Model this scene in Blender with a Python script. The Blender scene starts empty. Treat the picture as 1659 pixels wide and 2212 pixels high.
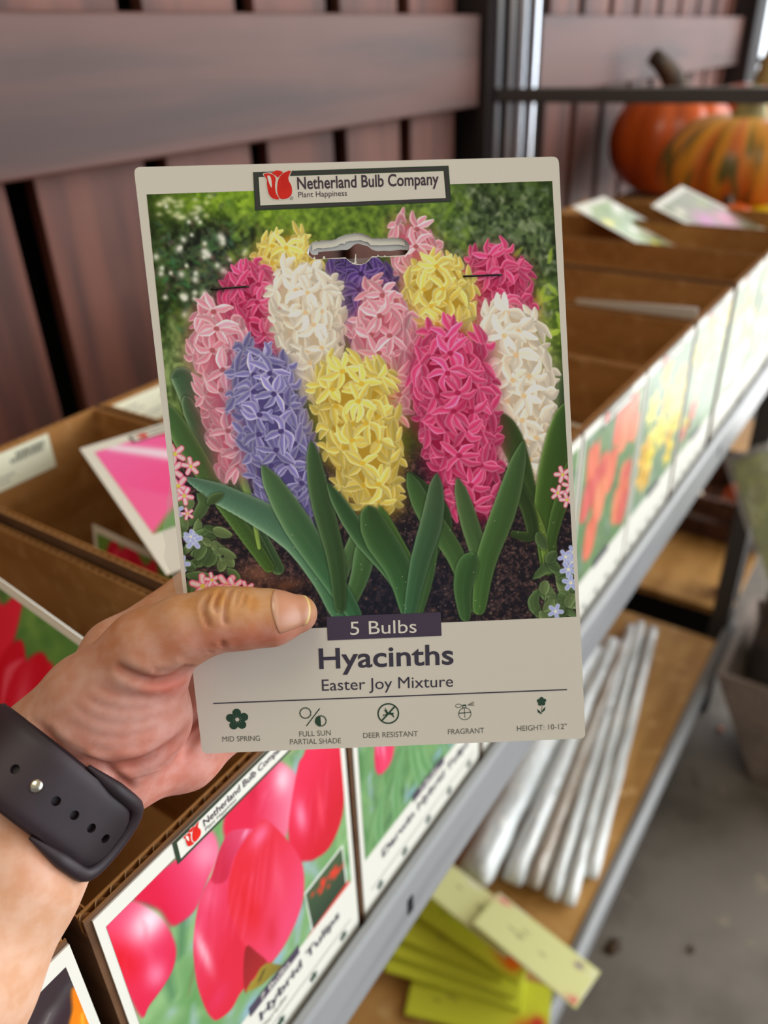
import bpy, bmesh, math, random
import numpy as np
from mathutils import Matrix, Vector, noise as mnoise

S = bpy.context.scene
COL = S.collection
PI = math.pi

# ------------------------------------------------------------------ camera
cd = bpy.data.cameras.new('camera')
cam = bpy.data.objects.new('camera', cd)
COL.objects.link(cam)
CAMROT = [[0.556961, 0.435494, -0.707205], [-0.829925, 0.259094, -0.49406], [-0.031928, 0.862099, 0.505733]]
CAMZ = 1.45
cam.matrix_world = Matrix(CAMROT).to_4x4()
cam.location = (0.0, 0.0, CAMZ)
cd.sensor_fit = 'HORIZONTAL'
cd.sensor_width = 36.0
cd.lens = 36.0 * 1728.9 / 1659.0
cd.clip_start = 0.02
cd.clip_end = 200.0
cd.dof.use_dof = True
cd.dof.focus_distance = 0.279
cd.dof.aperture_fstop = 10.0
S.camera = cam

# ------------------------------------------------------------------ world, lights, exposure
wd = bpy.data.worlds.new('world'); S.world = wd; wd.use_nodes = True
nt = wd.node_tree; nt.nodes.clear()
def nn(t, ty, **k):
    n = t.nodes.new(ty)
    for a, b in k.items(): setattr(n, a, b)
    return n
wo = nn(nt, 'ShaderNodeOutputWorld'); bg = nn(nt, 'ShaderNodeBackground')
tc = nn(nt, 'ShaderNodeTexCoord')
def vdot(t, src, vec):
    d = nn(t, 'ShaderNodeVectorMath', operation='DOT_PRODUCT')
    t.links.new(src, d.inputs[0]); d.inputs[1].default_value = vec
    return d.outputs['Value']
def mrange(t, src, a, b, c=0.0, d=1.0):
    m = nn(t, 'ShaderNodeMapRange', interpolation_type='SMOOTHSTEP')
    t.links.new(src, m.inputs['Value'])
    m.inputs['From Min'].default_value = a; m.inputs['From Max'].default_value = b
    m.inputs['To Min'].default_value = c; m.inputs['To Max'].default_value = d
    return m.outputs['Result']
def mixc(t, fac, a, b):
    m = nn(t, 'ShaderNodeMix', data_type='RGBA')
    for s_, v in ((0, fac), (6, a), (7, b)):
        if isinstance(v, (int, float)): m.inputs[s_].default_value = v
        elif isinstance(v, tuple): m.inputs[s_].default_value = (v + (1.0,))[:4]
        else: t.links.new(v, m.inputs[s_])
    return m.outputs[2]
SKY_UP = (0.50, 0.45, 0.33)       # overcast light filtered down under the roof
SKY_OPEN = (3.2, 3.5, 3.8)        # bright open side of the shed
SKY_BACK = (0.20, 0.19, 0.20)
GROUND = (0.25, 0.24, 0.23)
dirv = tc.outputs['Generated']
side = vdot(nt, dirv, (0.82, -0.57, 0.0))
upz = vdot(nt, dirv, (0.0, 0.0, 1.0))
c1 = mixc(nt, mrange(nt, side, 0.15, 0.85), SKY_BACK, SKY_OPEN)
c2 = mixc(nt, mrange(nt, upz, 0.25, 0.75), c1, SKY_UP)
gnd = mixc(nt, mrange(nt, side, 0.3, 0.9), GROUND, (3.0, 3.0, 2.9))
c3 = mixc(nt, mrange(nt, upz, 0.0, -0.12), c2, gnd)
nt.links.new(c3, bg.inputs['Color']); bg.inputs['Strength'].default_value = 1.0
nt.links.new(bg.outputs[0], wo.inputs[0])

def area(name, loc, target, sx, sy, power, color):
    l = bpy.data.lights.new(name, 'AREA'); l.shape = 'RECTANGLE'; l.size = sx; l.size_y = sy
    l.energy = power; l.color = color
    o = bpy.data.objects.new(name, l); COL.objects.link(o)
    o.location = loc
    o.rotation_euler = (Vector(target) - Vector(loc)).to_track_quat('-Z', 'Y').to_euler()
    return o
area('doorway_daylight', (3.1, -1.5, 1.8), (0.9, 0.5, 1.0), 2.4, 2.0, 60.0, (1.0, 0.98, 0.95))
area('skylight_daylight', (-0.3, 0.2, 3.4), (0.3, 0.4, 1.0), 1.2, 1.2, 14.0, (1.0, 0.90, 0.70))

vs = S.view_settings
vs.view_transform = 'Standard'; vs.look = 'None'; vs.gamma = 1.0; vs.use_curve_mapping = False
vs.exposure = 0.1

# ------------------------------------------------------------------ helpers
def lin(c):
    c = np.asarray(c, float)
    return np.where(c <= 0.04045, c / 12.92, ((c + 0.055) / 1.055) ** 2.4)
def srgb(r, g, b): return tuple(float(x) for x in lin(np.array((r, g, b)) / 255.0)) + (1.0,)

def mat(name, color, rough=0.6, metal=0.0, spec=0.4, noise=None, bump=None, alpha=None, coat=0.0, sss=None):
    """procedural principled material. noise=(color2, scale vec, contrast lo, hi); bump=(scale vec, strength, distance)"""
    m = bpy.data.materials.new(name); m.use_nodes = True
    t = m.node_tree; p = t.nodes['Principled BSDF']
    p.inputs['Base Color'].default_value = color
    p.inputs['Roughness'].default_value = rough
    p.inputs['Metallic'].default_value = metal
    p.inputs['Specular IOR Level'].default_value = spec
    p.inputs['Coat Weight'].default_value = coat
    if sss:
        p.inputs['Subsurface Weight'].default_value = sss[0]
        p.inputs['Subsurface Radius'].default_value = (1.0, 0.35, 0.2)
        p.inputs['Subsurface Scale'].default_value = sss[1]
    tcn = nn(t, 'ShaderNodeTexCoord')
    def tex(sc, detail=4.0, distort=0.0):
        mp = nn(t, 'ShaderNodeMapping'); mp.inputs['Scale'].default_value = sc
        t.links.new(tcn.outputs['Object'], mp.inputs['Vector'])
        n = nn(t, 'ShaderNodeTexNoise'); n.inputs['Scale'].default_value = 1.0
        n.inputs['Detail'].default_value = detail; n.inputs['Distortion'].default_value = distort
        t.links.new(mp.outputs[0], n.inputs['Vector'])
        return n.outputs['Fac']
    if noise:
        layers = noise if isinstance(noise, list) else [noise]
        cur = color
        for (c2, sc, lo, hi) in layers:
            cur = mixc(t, mrange(t, tex(sc), lo, hi), cur, c2)
        t.links.new(cur, p.inputs['Base Color'])
    if bump:
        b = nn(t, 'ShaderNodeBump'); b.inputs['Strength'].default_value = bump[1]
        b.inputs['Distance'].default_value = bump[2]
        t.links.new(tex(bump[0]), b.inputs['Height'])
        t.links.new(b.outputs[0], p.inputs['Normal'])
    return m

def attr_mat(name, rough=0.35, spec=0.4, bump=None, sss=None, coat=0.0):
    m = mat(name, (1, 1, 1, 1), rough, 0.0, spec, bump=bump, sss=sss, coat=coat)
    t = m.node_tree
    a = nn(t, 'ShaderNodeAttribute'); a.attribute_name = 'col'
    t.links.new(a.outputs['Color'], t.nodes['Principled BSDF'].inputs['Base Color'])
    return m

def clear_mat(name, tint, opacity, rough=0.12):
    m = bpy.data.materials.new(name); m.use_nodes = True
    t = m.node_tree; p = t.nodes['Principled BSDF']
    p.inputs['Base Color'].default_value = tint; p.inputs['Roughness'].default_value = rough
    p.inputs['Specular IOR Level'].default_value = 0.6
    tr = nn(t, 'ShaderNodeBsdfTransparent'); mx = nn(t, 'ShaderNodeMixShader')
    fr = nn(t, 'ShaderNodeFresnel'); fr.inputs['IOR'].default_value = 1.5
    ad = nn(t, 'ShaderNodeMath', operation='ADD', use_clamp=True); ad.inputs[1].default_value = opacity
    t.links.new(fr.outputs[0], ad.inputs[0]); t.links.new(ad.outputs[0], mx.inputs[0])
    t.links.new(tr.outputs[0], mx.inputs[1]); t.links.new(p.outputs[0], mx.inputs[2])
    t.links.new(mx.outputs[0], t.nodes['Material Output'].inputs[0])
    return m

def tag(o, label=None, cat=None, group=None, kind=None):
    if label: o['label'] = label
    if cat: o['category'] = cat
    if group: o['group'] = group
    if kind: o['kind'] = kind
    return o
def empty(name, loc=(0, 0, 0), rot=None, mtx=None):
    o = bpy.data.objects.new(name, None); COL.objects.link(o); o.empty_display_size = 0.02
    if mtx is not None: o.matrix_world = mtx
    else:
        o.location = loc
        if rot: o.rotation_euler = rot
    return o
def link(name, me, m=None, parent=None, smooth=False):
    o = bpy.data.objects.new(name, me); COL.objects.link(o)
    if m is not None:
        me.materials.clear(); me.materials.append(m)
    if parent is not None: o.parent = parent
    if smooth: me.polygons.foreach_set('use_smooth', np.ones(len(me.polygons), bool))
    return o
def copy_tree(o, parent=None):
    c = o.copy(); COL.objects.link(c)
    if parent is not None: c.parent = parent
    for ch in list(o.children): copy_tree(ch, c)
    return c

class MB:
    def __init__(s): s.v = []; s.f = []
    def add(s, vs, fs):
        n = len(s.v); s.v += [tuple(map(float, q)) for q in vs]; s.f += [tuple(n + i for i in q) for q in fs]; return s
    def box(s, x0, x1, y0, y1, z0, z1):
        return s.add([(x0,y0,z0),(x1,y0,z0),(x1,y1,z0),(x0,y1,z0),(x0,y0,z1),(x1,y0,z1),(x1,y1,z1),(x0,y1,z1)],
                     [(3,2,1,0),(4,5,6,7),(0,1,5,4),(1,2,6,5),(2,3,7,6),(3,0,4,7)])
    def prism(s, prof, axis_pts):
        """sweep closed 2D profile [(a,b)] between frames axis_pts: list of (origin, A, B)"""
        n = len(prof); k = len(axis_pts); vs = []
        for (o, A, Bv) in axis_pts:
            for a, b in prof: vs.append(tuple(o[i] + A[i]*a + Bv[i]*b for i in range(3)))
        fs = [(j*n+i, j*n+(i+1) % n, (j+1)*n+(i+1) % n, (j+1)*n+i) for j in range(k-1) for i in range(n)]
        fs += [tuple(reversed(range(n))), tuple(range((k-1)*n, k*n))]
        return s.add(vs, fs)
    def tube(s, pts, rad, n=8, cap=True):
        pts = [Vector(p) for p in pts]; k = len(pts)
        if not hasattr(rad, '__len__'): rad = [rad]*k
        up = None; vs = []
        for j in range(k):
            d = (pts[min(j+1, k-1)] - pts[max(j-1, 0)]).normalized()
            if up is None:
                up = Vector((0, 0, 1)) if abs(d.z) < 0.9 else Vector((1, 0, 0))
            a = d.cross(up).normalized(); b = a.cross(d).normalized(); up = b
            for i in range(n):
                t = 2*PI*i/n; q = pts[j] + (a*math.cos(t) + b*math.sin(t))*rad[j]
                vs.append(tuple(q))
        fs = [(j*n+i, (j+1)*n+i, (j+1)*n+(i+1) % n, j*n+(i+1) % n) for j in range(k-1) for i in range(n)]
        if cap: fs += [tuple(range(n)), tuple(reversed(range((k-1)*n, k*n)))]
        return s.add(vs, fs)
    def lathe(s, prof, n=48, c=(0, 0, 0), rmod=None):
        vs = []; k = len(prof)
        for r, z in prof:
            for i in range(n):
                t = 2*PI*i/n; q = r*(rmod(t, z) if rmod else 1.0)
                vs.append((c[0]+q*math.cos(t), c[1]+q*math.sin(t), c[2]+z))
        fs = [(j*n+i, j*n+(i+1) % n, (j+1)*n+(i+1) % n, (j+1)*n+i) for j in range(k-1) for i in range(n)]
        return s.add(vs, fs)
    def mesh(s, name):
        me = bpy.data.meshes.new(name); me.from_pydata(s.v, [], s.f); me.update(); return me
    def build(s, name, m, parent=None, smooth=False, bevel=0.0):
        me = s.mesh(name)
        bm = bmesh.new(); bm.from_mesh(me); bmesh.ops.recalc_face_normals(bm, faces=bm.faces); bm.to_mesh(me); bm.free()
        o = link(name, me, m, parent, smooth)
        if bevel:
            b = o.modifiers.new('bevel', 'BEVEL'); b.width = bevel; b.segments = 2; b.limit_method = 'ANGLE'
        return o

def flat_shape(name, loops, z, thick, m, parent, res=None):
    """filled 2D outline (first loop) with holes; local XY in metres"""
    cu = bpy.data.curves.new(name, 'CURVE'); cu.dimensions = '2D'; cu.fill_mode = 'BOTH'; cu.extrude = thick/2.0
    for lp in loops:
        sp = cu.splines.new('POLY'); sp.points.add(len(lp)-1)
        for i, (x, y) in enumerate(lp): sp.points[i].co = (x, y, 0, 1)
        sp.use_cyclic_u = True
    tmp = bpy.data.objects.new('tmp', cu); COL.objects.link(tmp)
    me = bpy.data.meshes.new_from_object(tmp)
    bpy.data.objects.remove(tmp); bpy.data.curves.remove(cu)
    me.name = name
    o = link(name, me, m, parent); o.location = (0, 0, z); return o

_cap = [None]
def text_mesh(s, bold):
    cu = bpy.data.curves.new('t', 'FONT'); cu.body = s; cu.size = 1.0; cu.offset = bold; cu.resolution_u = 4
    tmp = bpy.data.objects.new('tmp', cu); COL.objects.link(tmp)
    me = bpy.data.meshes.new_from_object(tmp)
    bpy.data.objects.remove(tmp); bpy.data.curves.remove(cu)
    return me
def text(name, s, p0, p1, cap, m, parent, z, bold=0.0, mm=0.001):
    """lettering whose baseline runs p0 -> p1 (mm, local XY) with capital height cap (mm)"""
    me = text_mesh(s, bold)
    n = len(me.vertices); co = np.empty(n*3); me.vertices.foreach_get('co', co); co = co.reshape(-1, 3)
    if _cap[0] is None:
        h = text_mesh('H', 0.0); hc = np.empty(len(h.vertices)*3); h.vertices.foreach_get('co', hc); _cap[0] = hc.reshape(-1, 3)[:, 1].max()
        bpy.data.meshes.remove(h)
    p0 = np.array(p0, float); p1 = np.array(p1, float); d = p1-p0; L = np.hypot(*d); e = d/L
    x = (co[:, 0]-co[:, 0].min())/(co[:, 0].max()-co[:, 0].min())*L
    y = co[:, 1]/_cap[0]*cap
    out = np.zeros((n, 3))
    out[:, 0] = (p0[0]+e[0]*x-e[1]*y)*mm; out[:, 1] = (p0[1]+e[1]*x+e[0]*y)*mm
    me.vertices.foreach_set('co', out.ravel()); me.update(); me.name = name
    o = link(name, me, m, parent); o.location = (0, 0, z); return o

# ------------------------------------------------------------------ printed pictures: a small painter on a grid
def vnoise(h, w, cell, seed):
    r = np.random.default_rng(seed); gh, gw = int(h/cell)+3, int(w/cell)+3
    g = r.random((gh, gw)); y = np.arange(h)/cell; x = np.arange(w)/cell
    yi = y.astype(int); xi = x.astype(int); fy = y-yi; fx = x-xi
    fy = (fy*fy*(3-2*fy))[:, None]; fx = (fx*fx*(3-2*fx))[None]
    a = g[yi][:, xi]; b = g[yi][:, xi+1]; c = g[yi+1][:, xi]; d = g[yi+1][:, xi+1]
    return (a*(1-fx)+b*fx)*(1-fy)+(c*(1-fx)+d*fx)*fy
def spline(pts, n=8, closed=True):
    p = np.array(pts, float); N = len(p); out = []
    for i in range(N if closed else N-1):
        if closed: a, b, c, d = p[i-1], p[i], p[(i+1) % N], p[(i+2) % N]
        else: a, b, c, d = p[max(i-1, 0)], p[i], p[i+1], p[min(i+2, N-1)]
        for t in np.arange(n)/n:
            out.append(0.5*((2*b)+(-a+c)*t+(2*a-5*b+4*c-d)*t*t+(-a+3*b-3*c+d)*t**3))
    if not closed: out.append(p[-1])
    return np.array(out)
C8 = lambda c: np.array(c, float)/255.0
class Cv:
    def __init__(s, w, h, res, x0=0.0, y0=0.0, base=(128, 128, 128)):
        s.w, s.h, s.res, s.x0, s.y0 = w, h, res, x0, y0
        s.nx, s.ny = int(round(w*res))+1, int(round(h*res))+1
        s.a = np.empty((s.ny, s.nx, 3)); s.a[:] = C8(base)
        s.px = x0+np.arange(s.nx)*w/(s.nx-1); s.py = y0+np.arange(s.ny)*h/(s.ny-1)
    def win(s, x0, x1, y0, y1):
        i0, i1 = np.searchsorted(s.px, [x0, x1]); j0, j1 = np.searchsorted(s.py, [y0, y1])
        if i1 <= i0 or j1 <= j0: return None
        return slice(j0, j1), slice(i0, i1), s.px[i0:i1][None, :], s.py[j0:j1][:, None]
    def put(s, sl, cov, col):
        A = s.a[sl[0], sl[1]]; c = cov[..., None]; A *= (1-c); A += c*col
    def blob(s, c, rx, ry=None, ang=0.0, col=(255, 255, 255), al=1.0, hard=0.0):
        ry = ry or rx; R = max(rx, ry)*(2.2 if hard == 0 else 1.3)
        k = s.win(c[0]-R, c[0]+R, c[1]-R, c[1]+R)
        if k is None: return
        ca, sa = math.cos(ang), math.sin(ang); dx, dy = k[2]-c[0], k[3]-c[1]
        q = np.sqrt(((dx*ca+dy*sa)/rx)**2+((-dx*sa+dy*ca)/ry)**2)
        cov = np.exp(-q*q*1.6) if hard == 0 else np.clip((1-q)*hard+0.5, 0, 1)
        s.put(k, cov*al, C8(col))
    def mask(s, P, soft):
        k = s.win(P[:, 0].min()-soft*2, P[:, 0].max()+soft*2, P[:, 1].min()-soft*2, P[:, 1].max()+soft*2)
        if k is None: return None
        X = np.broadcast_to(k[2], (k[3].shape[0], k[2].shape[1])); Yg = np.broadcast_to(k[3], X.shape)
        ins = np.zeros(X.shape, bool); d2 = np.full(X.shape, 1e9)
        for (ax, ay), (bx, by) in zip(P, np.roll(P, -1, 0)):
            ex, ey = bx-ax, by-ay; L = ex*ex+ey*ey+1e-12
            t = np.clip(((X-ax)*ex+(Yg-ay)*ey)/L, 0, 1)
            d2 = np.minimum(d2, (X-ax-t*ex)**2+(Yg-ay-t*ey)**2)
            if by != ay:
                cr = ((ay > Yg) != (by > Yg)) & (X < ex*(Yg-ay)/ey+ax); ins ^= cr
        d = np.sqrt(d2)*np.where(ins, 1, -1)
        return k, np.clip(d/soft*0.5+0.5, 0, 1), X, Yg
    def poly(s, pts, col, col2=None, g=None, soft=0.3, smooth=6, al=1.0, lights=()):
        P = spline(pts, smooth) if smooth else np.array(pts, float)
        r = s.mask(P, soft)
        if r is None: return
        k, cov, X, Yg = r; c = C8(col)
        if col2 is not None:
            (ax, ay), (bx, by) = g; L = (bx-ax)**2+(by-ay)**2
            t = np.clip(((X-ax)*(bx-ax)+(Yg-ay)*(by-ay))/L, 0, 1)[..., None]
            c = c*(1-t)+C8(col2)*t
        else: c = np.broadcast_to(c, X.shape+(3,)).copy()
        for (lx, ly, rx, ry, ang, lc, la) in lights:
            ca, sa = math.cos(ang), math.sin(ang); dx, dy = X-lx, Yg-ly
            q = np.exp(-1.6*(((dx*ca+dy*sa)/rx)**2+((-dx*sa+dy*ca)/ry)**2))[..., None]*la
            c = c*(1-q)+C8(lc)*q
        s.put(k, cov*al, c)
    def stroke(s, pts, wid, mid, edge, mid2=None, edge2=None, soft=0.12, pw=2.0, al=1.0, n=None, side=None):
        """tapering blade along pts with half widths wid (same length); mid line / edge colours, blending to mid2 / edge2 at the tip"""
        pts = np.array(pts, float); m = len(pts); L = np.hypot(*np.diff(pts, axis=0).T).sum()
        n = n or int(np.clip(L/max(min(max(wid), 3)*0.3, 0.15), 6, 60))
        tt = np.linspace(0, m-1, n); sp = spline(pts, 10, False); ts = np.linspace(0, m-1, len(sp))
        qx = np.interp(tt, ts, sp[:, 0]); qy = np.interp(tt, ts, sp[:, 1]); qw = np.interp(tt, np.arange(m), wid)
        W = max(wid)+soft
        k = s.win(qx.min()-W, qx.max()+W, qy.min()-W, qy.max()+W)
        if k is None: return
        dx = k[2][..., None]-qx; dy = k[3][..., None]-qy
        d = np.sqrt(dx*dx+dy*dy); sc = d-qw; idx = sc.argmin(-1)
        dm = np.take_along_axis(d, idx[..., None], -1)[..., 0]; wm = qw[idx]
        cov = np.clip((wm-dm)/soft*0.5+0.5, 0, 1)*al
        q = np.clip(dm/np.maximum(wm, 1e-3), 0, 1)
        if side is not None:
            tx = np.gradient(qx)[idx]; ty = np.gradient(qy)[idx]
            sg = np.sign(np.take_along_axis(dx, idx[..., None], -1)[..., 0]*ty-np.take_along_axis(dy, idx[..., None], -1)[..., 0]*tx)
            sgn = sg*q
        q = (q**pw)[..., None]
        t = (idx/(n-1.0))[..., None]
        m1, e1 = C8(mid), C8(edge); m2 = C8(mid2) if mid2 is not None else m1; e2 = C8(edge2) if edge2 is not None else e1
        col = (m1*(1-t)+m2*t)*(1-q)+(e1*(1-t)+e2*t)*q
        if side is not None: col = np.clip(col*(1+side*sgn[..., None]), 0, 1)
        s.put(k, cov, col)

def print_mesh(name, cv, m, parent, z, gain=1.0, hole=None, mm=0.001, quad=None):
    """the painted grid as a thin printed sheet in local XY (mm), colours per vertex"""
    nx, ny = cv.nx, cv.ny
    X, Yg = np.meshgrid(cv.px, cv.py)
    if quad is not None:
        q = [np.array(p) for p in quad]; a = ((X-cv.x0)/cv.w)[..., None]; b = ((Yg-cv.y0)/cv.h)[..., None]
        Q = (q[0]*(1-a)+q[1]*a)*(1-b)+(q[3]*(1-a)+q[2]*a)*b; X, Yg = Q[..., 0], Q[..., 1]
    co = np.stack([X*mm, Yg*mm, np.zeros_like(X)], -1).reshape(-1, 3)
    i = (np.arange(ny-1)[:, None]*nx+np.arange(nx-1)[None]).ravel()
    f = np.stack([i, i+1, i+nx+1, i+nx], -1)
    if hole is not None:
        cx = X.ravel()[i]+0.5/cv.res; cy = Yg.ravel()[i]+0.5/cv.res
        ins = np.zeros(len(i), bool)
        for (ax, ay), (bx, by) in zip(hole, np.roll(hole, -1, 0)):
            if by != ay: ins ^= ((ay > cy) != (by > cy)) & (cx < (bx-ax)*(cy-ay)/(by-ay)+ax)
        f = f[~ins]
    me = bpy.data.meshes.new(name)
    me.vertices.add(len(co)); me.vertices.foreach_set('co', co.ravel())
    me.loops.add(f.size); me.loops.foreach_set('vertex_index', f.ravel().astype(np.int32))
    me.polygons.add(len(f)); me.polygons.foreach_set('loop_start', np.arange(0, f.size, 4, dtype=np.int32))
    me.update(calc_edges=True)
    ca = me.color_attributes.new('col', 'FLOAT_COLOR', 'POINT')
    rgba = np.ones((len(co), 4)); rgba[:, :3] = np.clip(lin(np.clip(cv.a, 0, 1)).reshape(-1, 3)*gain, 0, 0.95)
    ca.data.foreach_set('color', rgba.ravel())
    o = link(name, me, m, parent); o.location = (0, 0, z); return o

# ------------------------------------------------------------------ materials
M = {}
M['board'] = mat('stained_board', srgb(90, 54, 45), 0.55, noise=[(srgb(62, 37, 31), (1.2, 1, 14), 0.40, 0.66), (srgb(108, 72, 62), (2.5, 3, 4), 0.52, 0.8)], bump=((3, 3, 60), 0.15, 0.002))
M['slat'] = mat('stained_slat', srgb(104, 58, 44), 0.6, noise=[(srgb(72, 38, 29), (16, 9, 1.1), 0.42, 0.62), (srgb(118, 72, 56), (5, 5, 1.5), 0.5, 0.75)], bump=((60, 60, 4), 0.15, 0.002))
M['dark_wood'] = mat('dark_wood', srgb(46, 36, 36), 0.7, noise=(srgb(28, 22, 22), (10, 10, 2), 0.4, 0.6))
M['black'] = mat('dark_backing', srgb(14, 11, 11), 0.9)
M['concrete'] = mat('concrete', srgb(132, 125, 118), 0.75, noise=[(srgb(98, 92, 84), (4, 4, 4), 0.45, 0.7), (srgb(160, 148, 132), (17, 17, 17), 0.62, 0.75), (srgb(80, 74, 66), (9, 9, 9), 0.66, 0.8)], bump=((40, 40, 40), 0.2, 0.002))
M['steel'] = mat('grey_steel', srgb(150, 151, 153), 0.34, 0.0, 0.5, noise=(srgb(136, 137, 139), (6, 60, 60), 0.4, 0.7))
M['dark_steel'] = mat('dark_grey_steel', srgb(74, 72, 72), 0.45, 0.0, 0.5)
M['bright_steel'] = mat('galvanised_strip', srgb(226, 232, 242), 0.3, 0.85, 0.6)
M['shelf_wood'] = mat('particle_board', srgb(196, 148, 84), 0.55, noise=[(srgb(164, 118, 58), (3, 14, 10), 0.4, 0.65), (srgb(212, 170, 110), (30, 30, 30), 0.55, 0.75)])
M['carton'] = mat('brown_cardboard', srgb(168, 118, 66), 0.8, spec=0.15, noise=[(srgb(150, 102, 52), (8, 8, 30), 0.4, 0.65), (srgb(178, 130, 80), (60, 60, 60), 0.5, 0.75)])
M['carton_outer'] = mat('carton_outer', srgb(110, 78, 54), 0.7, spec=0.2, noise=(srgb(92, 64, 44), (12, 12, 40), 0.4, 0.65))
M['carton_edge'] = mat('cardboard_edge', srgb(196, 152, 104), 0.85, spec=0.1)
M['white_card'] = mat('white_card', srgb(228, 225, 214), 0.4, spec=0.35)
M['cream_card'] = mat('cream_card', srgb(224, 218, 207), 0.42, spec=0.35, bump=((300, 300, 300), 0.04, 0.0005))
M['green_frame'] = mat('dark_green_ink', srgb(46, 62, 46), 0.35)
M['ink'] = mat('dark_ink', srgb(66, 52, 66), 0.4)
M['grey_ink'] = mat('grey_ink', srgb(112, 112, 106), 0.4)
M['slate_ink'] = mat('slate_ink', srgb(66, 62, 78), 0.4)
M['green_ink'] = mat('green_ink', srgb(44, 74, 58), 0.4)
M['red_ink'] = mat('red_ink', srgb(226, 38, 24), 0.35, noise=(srgb(206, 24, 18), (120, 120, 120), 0.3, 0.7))
M['bulbs_bar'] = mat('plum_bar', srgb(74, 64, 84), 0.35)
M['pale_ink'] = mat('pale_ink', srgb(232, 226, 216), 0.4)
M['print'] = attr_mat('printed_picture', 0.32, 0.5)
M['gloss_print'] = attr_mat('glossy_print', 0.3, 0.22)
M['clear'] = clear_mat('clear_plastic', srgb(235, 238, 240), 0.10, 0.1)
M['film'] = clear_mat('milky_plastic', srgb(226, 230, 232), 0.62, 0.22)

# ------------------------------------------------------------------ the setting
tag(MB().add([(x, y, z) for z in (0.0, -0.05) for x, y in ((-3, -3), (3.2, -3), (3.2, .25), (4.1, .25), (4.1, 1), (-3, 1))], [(0, 1, 2, 3, 4, 5), (11, 10, 9, 8, 7, 6)]+[(i, i+6, (i+1) % 6+6, (i+1) % 6) for i in range(6)]).build('floor', M['concrete']), kind='structure')
FY = 0.86
m = MB()
edge = -2.0*FY
for k in range(-10, 17):
    c = (0.645+0.2285*k)*FY*1.03
    m.box(edge, c-0.019, FY+0.025, FY+0.045, 0.0, 2.5); edge = c+0.019
wl = m.build('wall_left', M['slat'], bevel=0.002)
tag(wl, kind='structure')
tag(MB().box(-2.2, 3.75, FY+0.10, FY+0.12, 0.0, 2.5).build('trim_4', M['black']), kind='structure')
tag(MB().box(-2.2, 1.583, FY-0.02, FY+0.024, 1.334, 1.490).build('trim_1', M['board'], bevel=0.004), kind='structure')
tag(MB().box(1.83, 3.68, FY-0.02, FY+0.024, 1.334, 1.490).build('trim_2', M['board'], bevel=0.004), kind='structure')
tag(MB().box(1.60, 1.70, FY-0.03, FY+0.09, 0.0, 2.5).build('trim_3', M['dark_wood'], bevel=0.004), kind='structure')
tag(MB().box(3.69, 3.87, FY-0.06, FY+0.09, 0.0, 2.5).build('trim_5', M['dark_wood'], bevel=0.004), kind='structure')
m = MB()
for y in np.arange(-1.6, 0.85, 0.16): m.box(4.02, 4.035, y, y+0.012, 0.0, 2.5)
for z in (0.35, 0.75, 1.18, 1.32, 1.78): m.box(4.015, 4.04, -1.6, 0.86, z, z+0.028)
tag(m.build('window_1', M['dark_steel']), kind='structure')

# ------------------------------------------------------------------ shelf rack
X1 = 1.66
rack = tag(empty('shelf_rack', (0.55, 0.40, 0.0)), 'long steel rack with grey front rails carrying the bulb boxes along the fence', 'shelf rack')
def rk(mb, name, m, **k):
    o = mb.build(name, m, None, **k); o.parent = rack; o.matrix_parent_inverse = Matrix.Translation(-rack.location); return o
rk(MB().box(-0.8, X1, 0.197, 0.64, 0.932, 0.950), 'shelf_board', M['shelf_wood'])
prof = [(0.188, 0.909), (0.188, 0.960), (0.190, 0.965), (0.194, 0.966), (0.196, 0.963), (0.1965, 0.932), (0.1965, 0.905), (0.191, 0.905)]
rk(MB().prism(prof, [((-0.8, 0, 0), (0, 1, 0), (0, 0, 1)), ((X1, 0, 0), (0, 1, 0), (0, 0, 1))]), 'front_rail', M['steel'])
rk(MB().box(-0.8, 1.575, 0.195, 0.64, 0.242, 0.258), 'shelf_board', M['shelf_wood'])
prof = [(0.172, 0.225), (0.170, 0.245), (0.174, 0.258), (0.182, 0.264), (0.192, 0.262), (0.194, 0.258), (0.194, 0.215), (0.176, 0.215)]
rk(MB().prism(prof, [((-0.8, 0, 0), (0, 1, 0), (0, 0, 1)), ((X1, 0, 0), (0, 1, 0), (0, 0, 1))]), 'front_rail', M['steel'])
rk(MB().box(1.622, X1+0.004, 0.186, 0.224, 0.0, 1.362), 'post', M['dark_steel'], bevel=0.004)
rk(MB().box(1.63, X1, 0.12, 0.83, 1.338, 1.364), 'crossbeam', M['dark_steel'], bevel=0.003)
up = rk(MB().box(1.655, 1.675, 0.752, 0.832, 0.0, 2.5), 'upright', M['black'], bevel=0.002)
for y0, y1 in [(0.8201, 0.8353), (0.7922, 0.8081), (0.7696, 0.7863), (0.7463, 0.7589)]:
    yc, yr = (y0+y1)/2, (y1-y0)/2
    o = MB().tube([(1.641, yc, 0.0), (1.641, yc, 2.5)], yr, 14).build('upright_flange', M['bright_steel'], None, smooth=True)
    o.parent = up
for x in (1.10, 0.28):
    rk(MB().box(x, x+0.006, 0.1872, 0.1885, 0.928, 0.944), 'rail_slot', M['black'])

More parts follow.
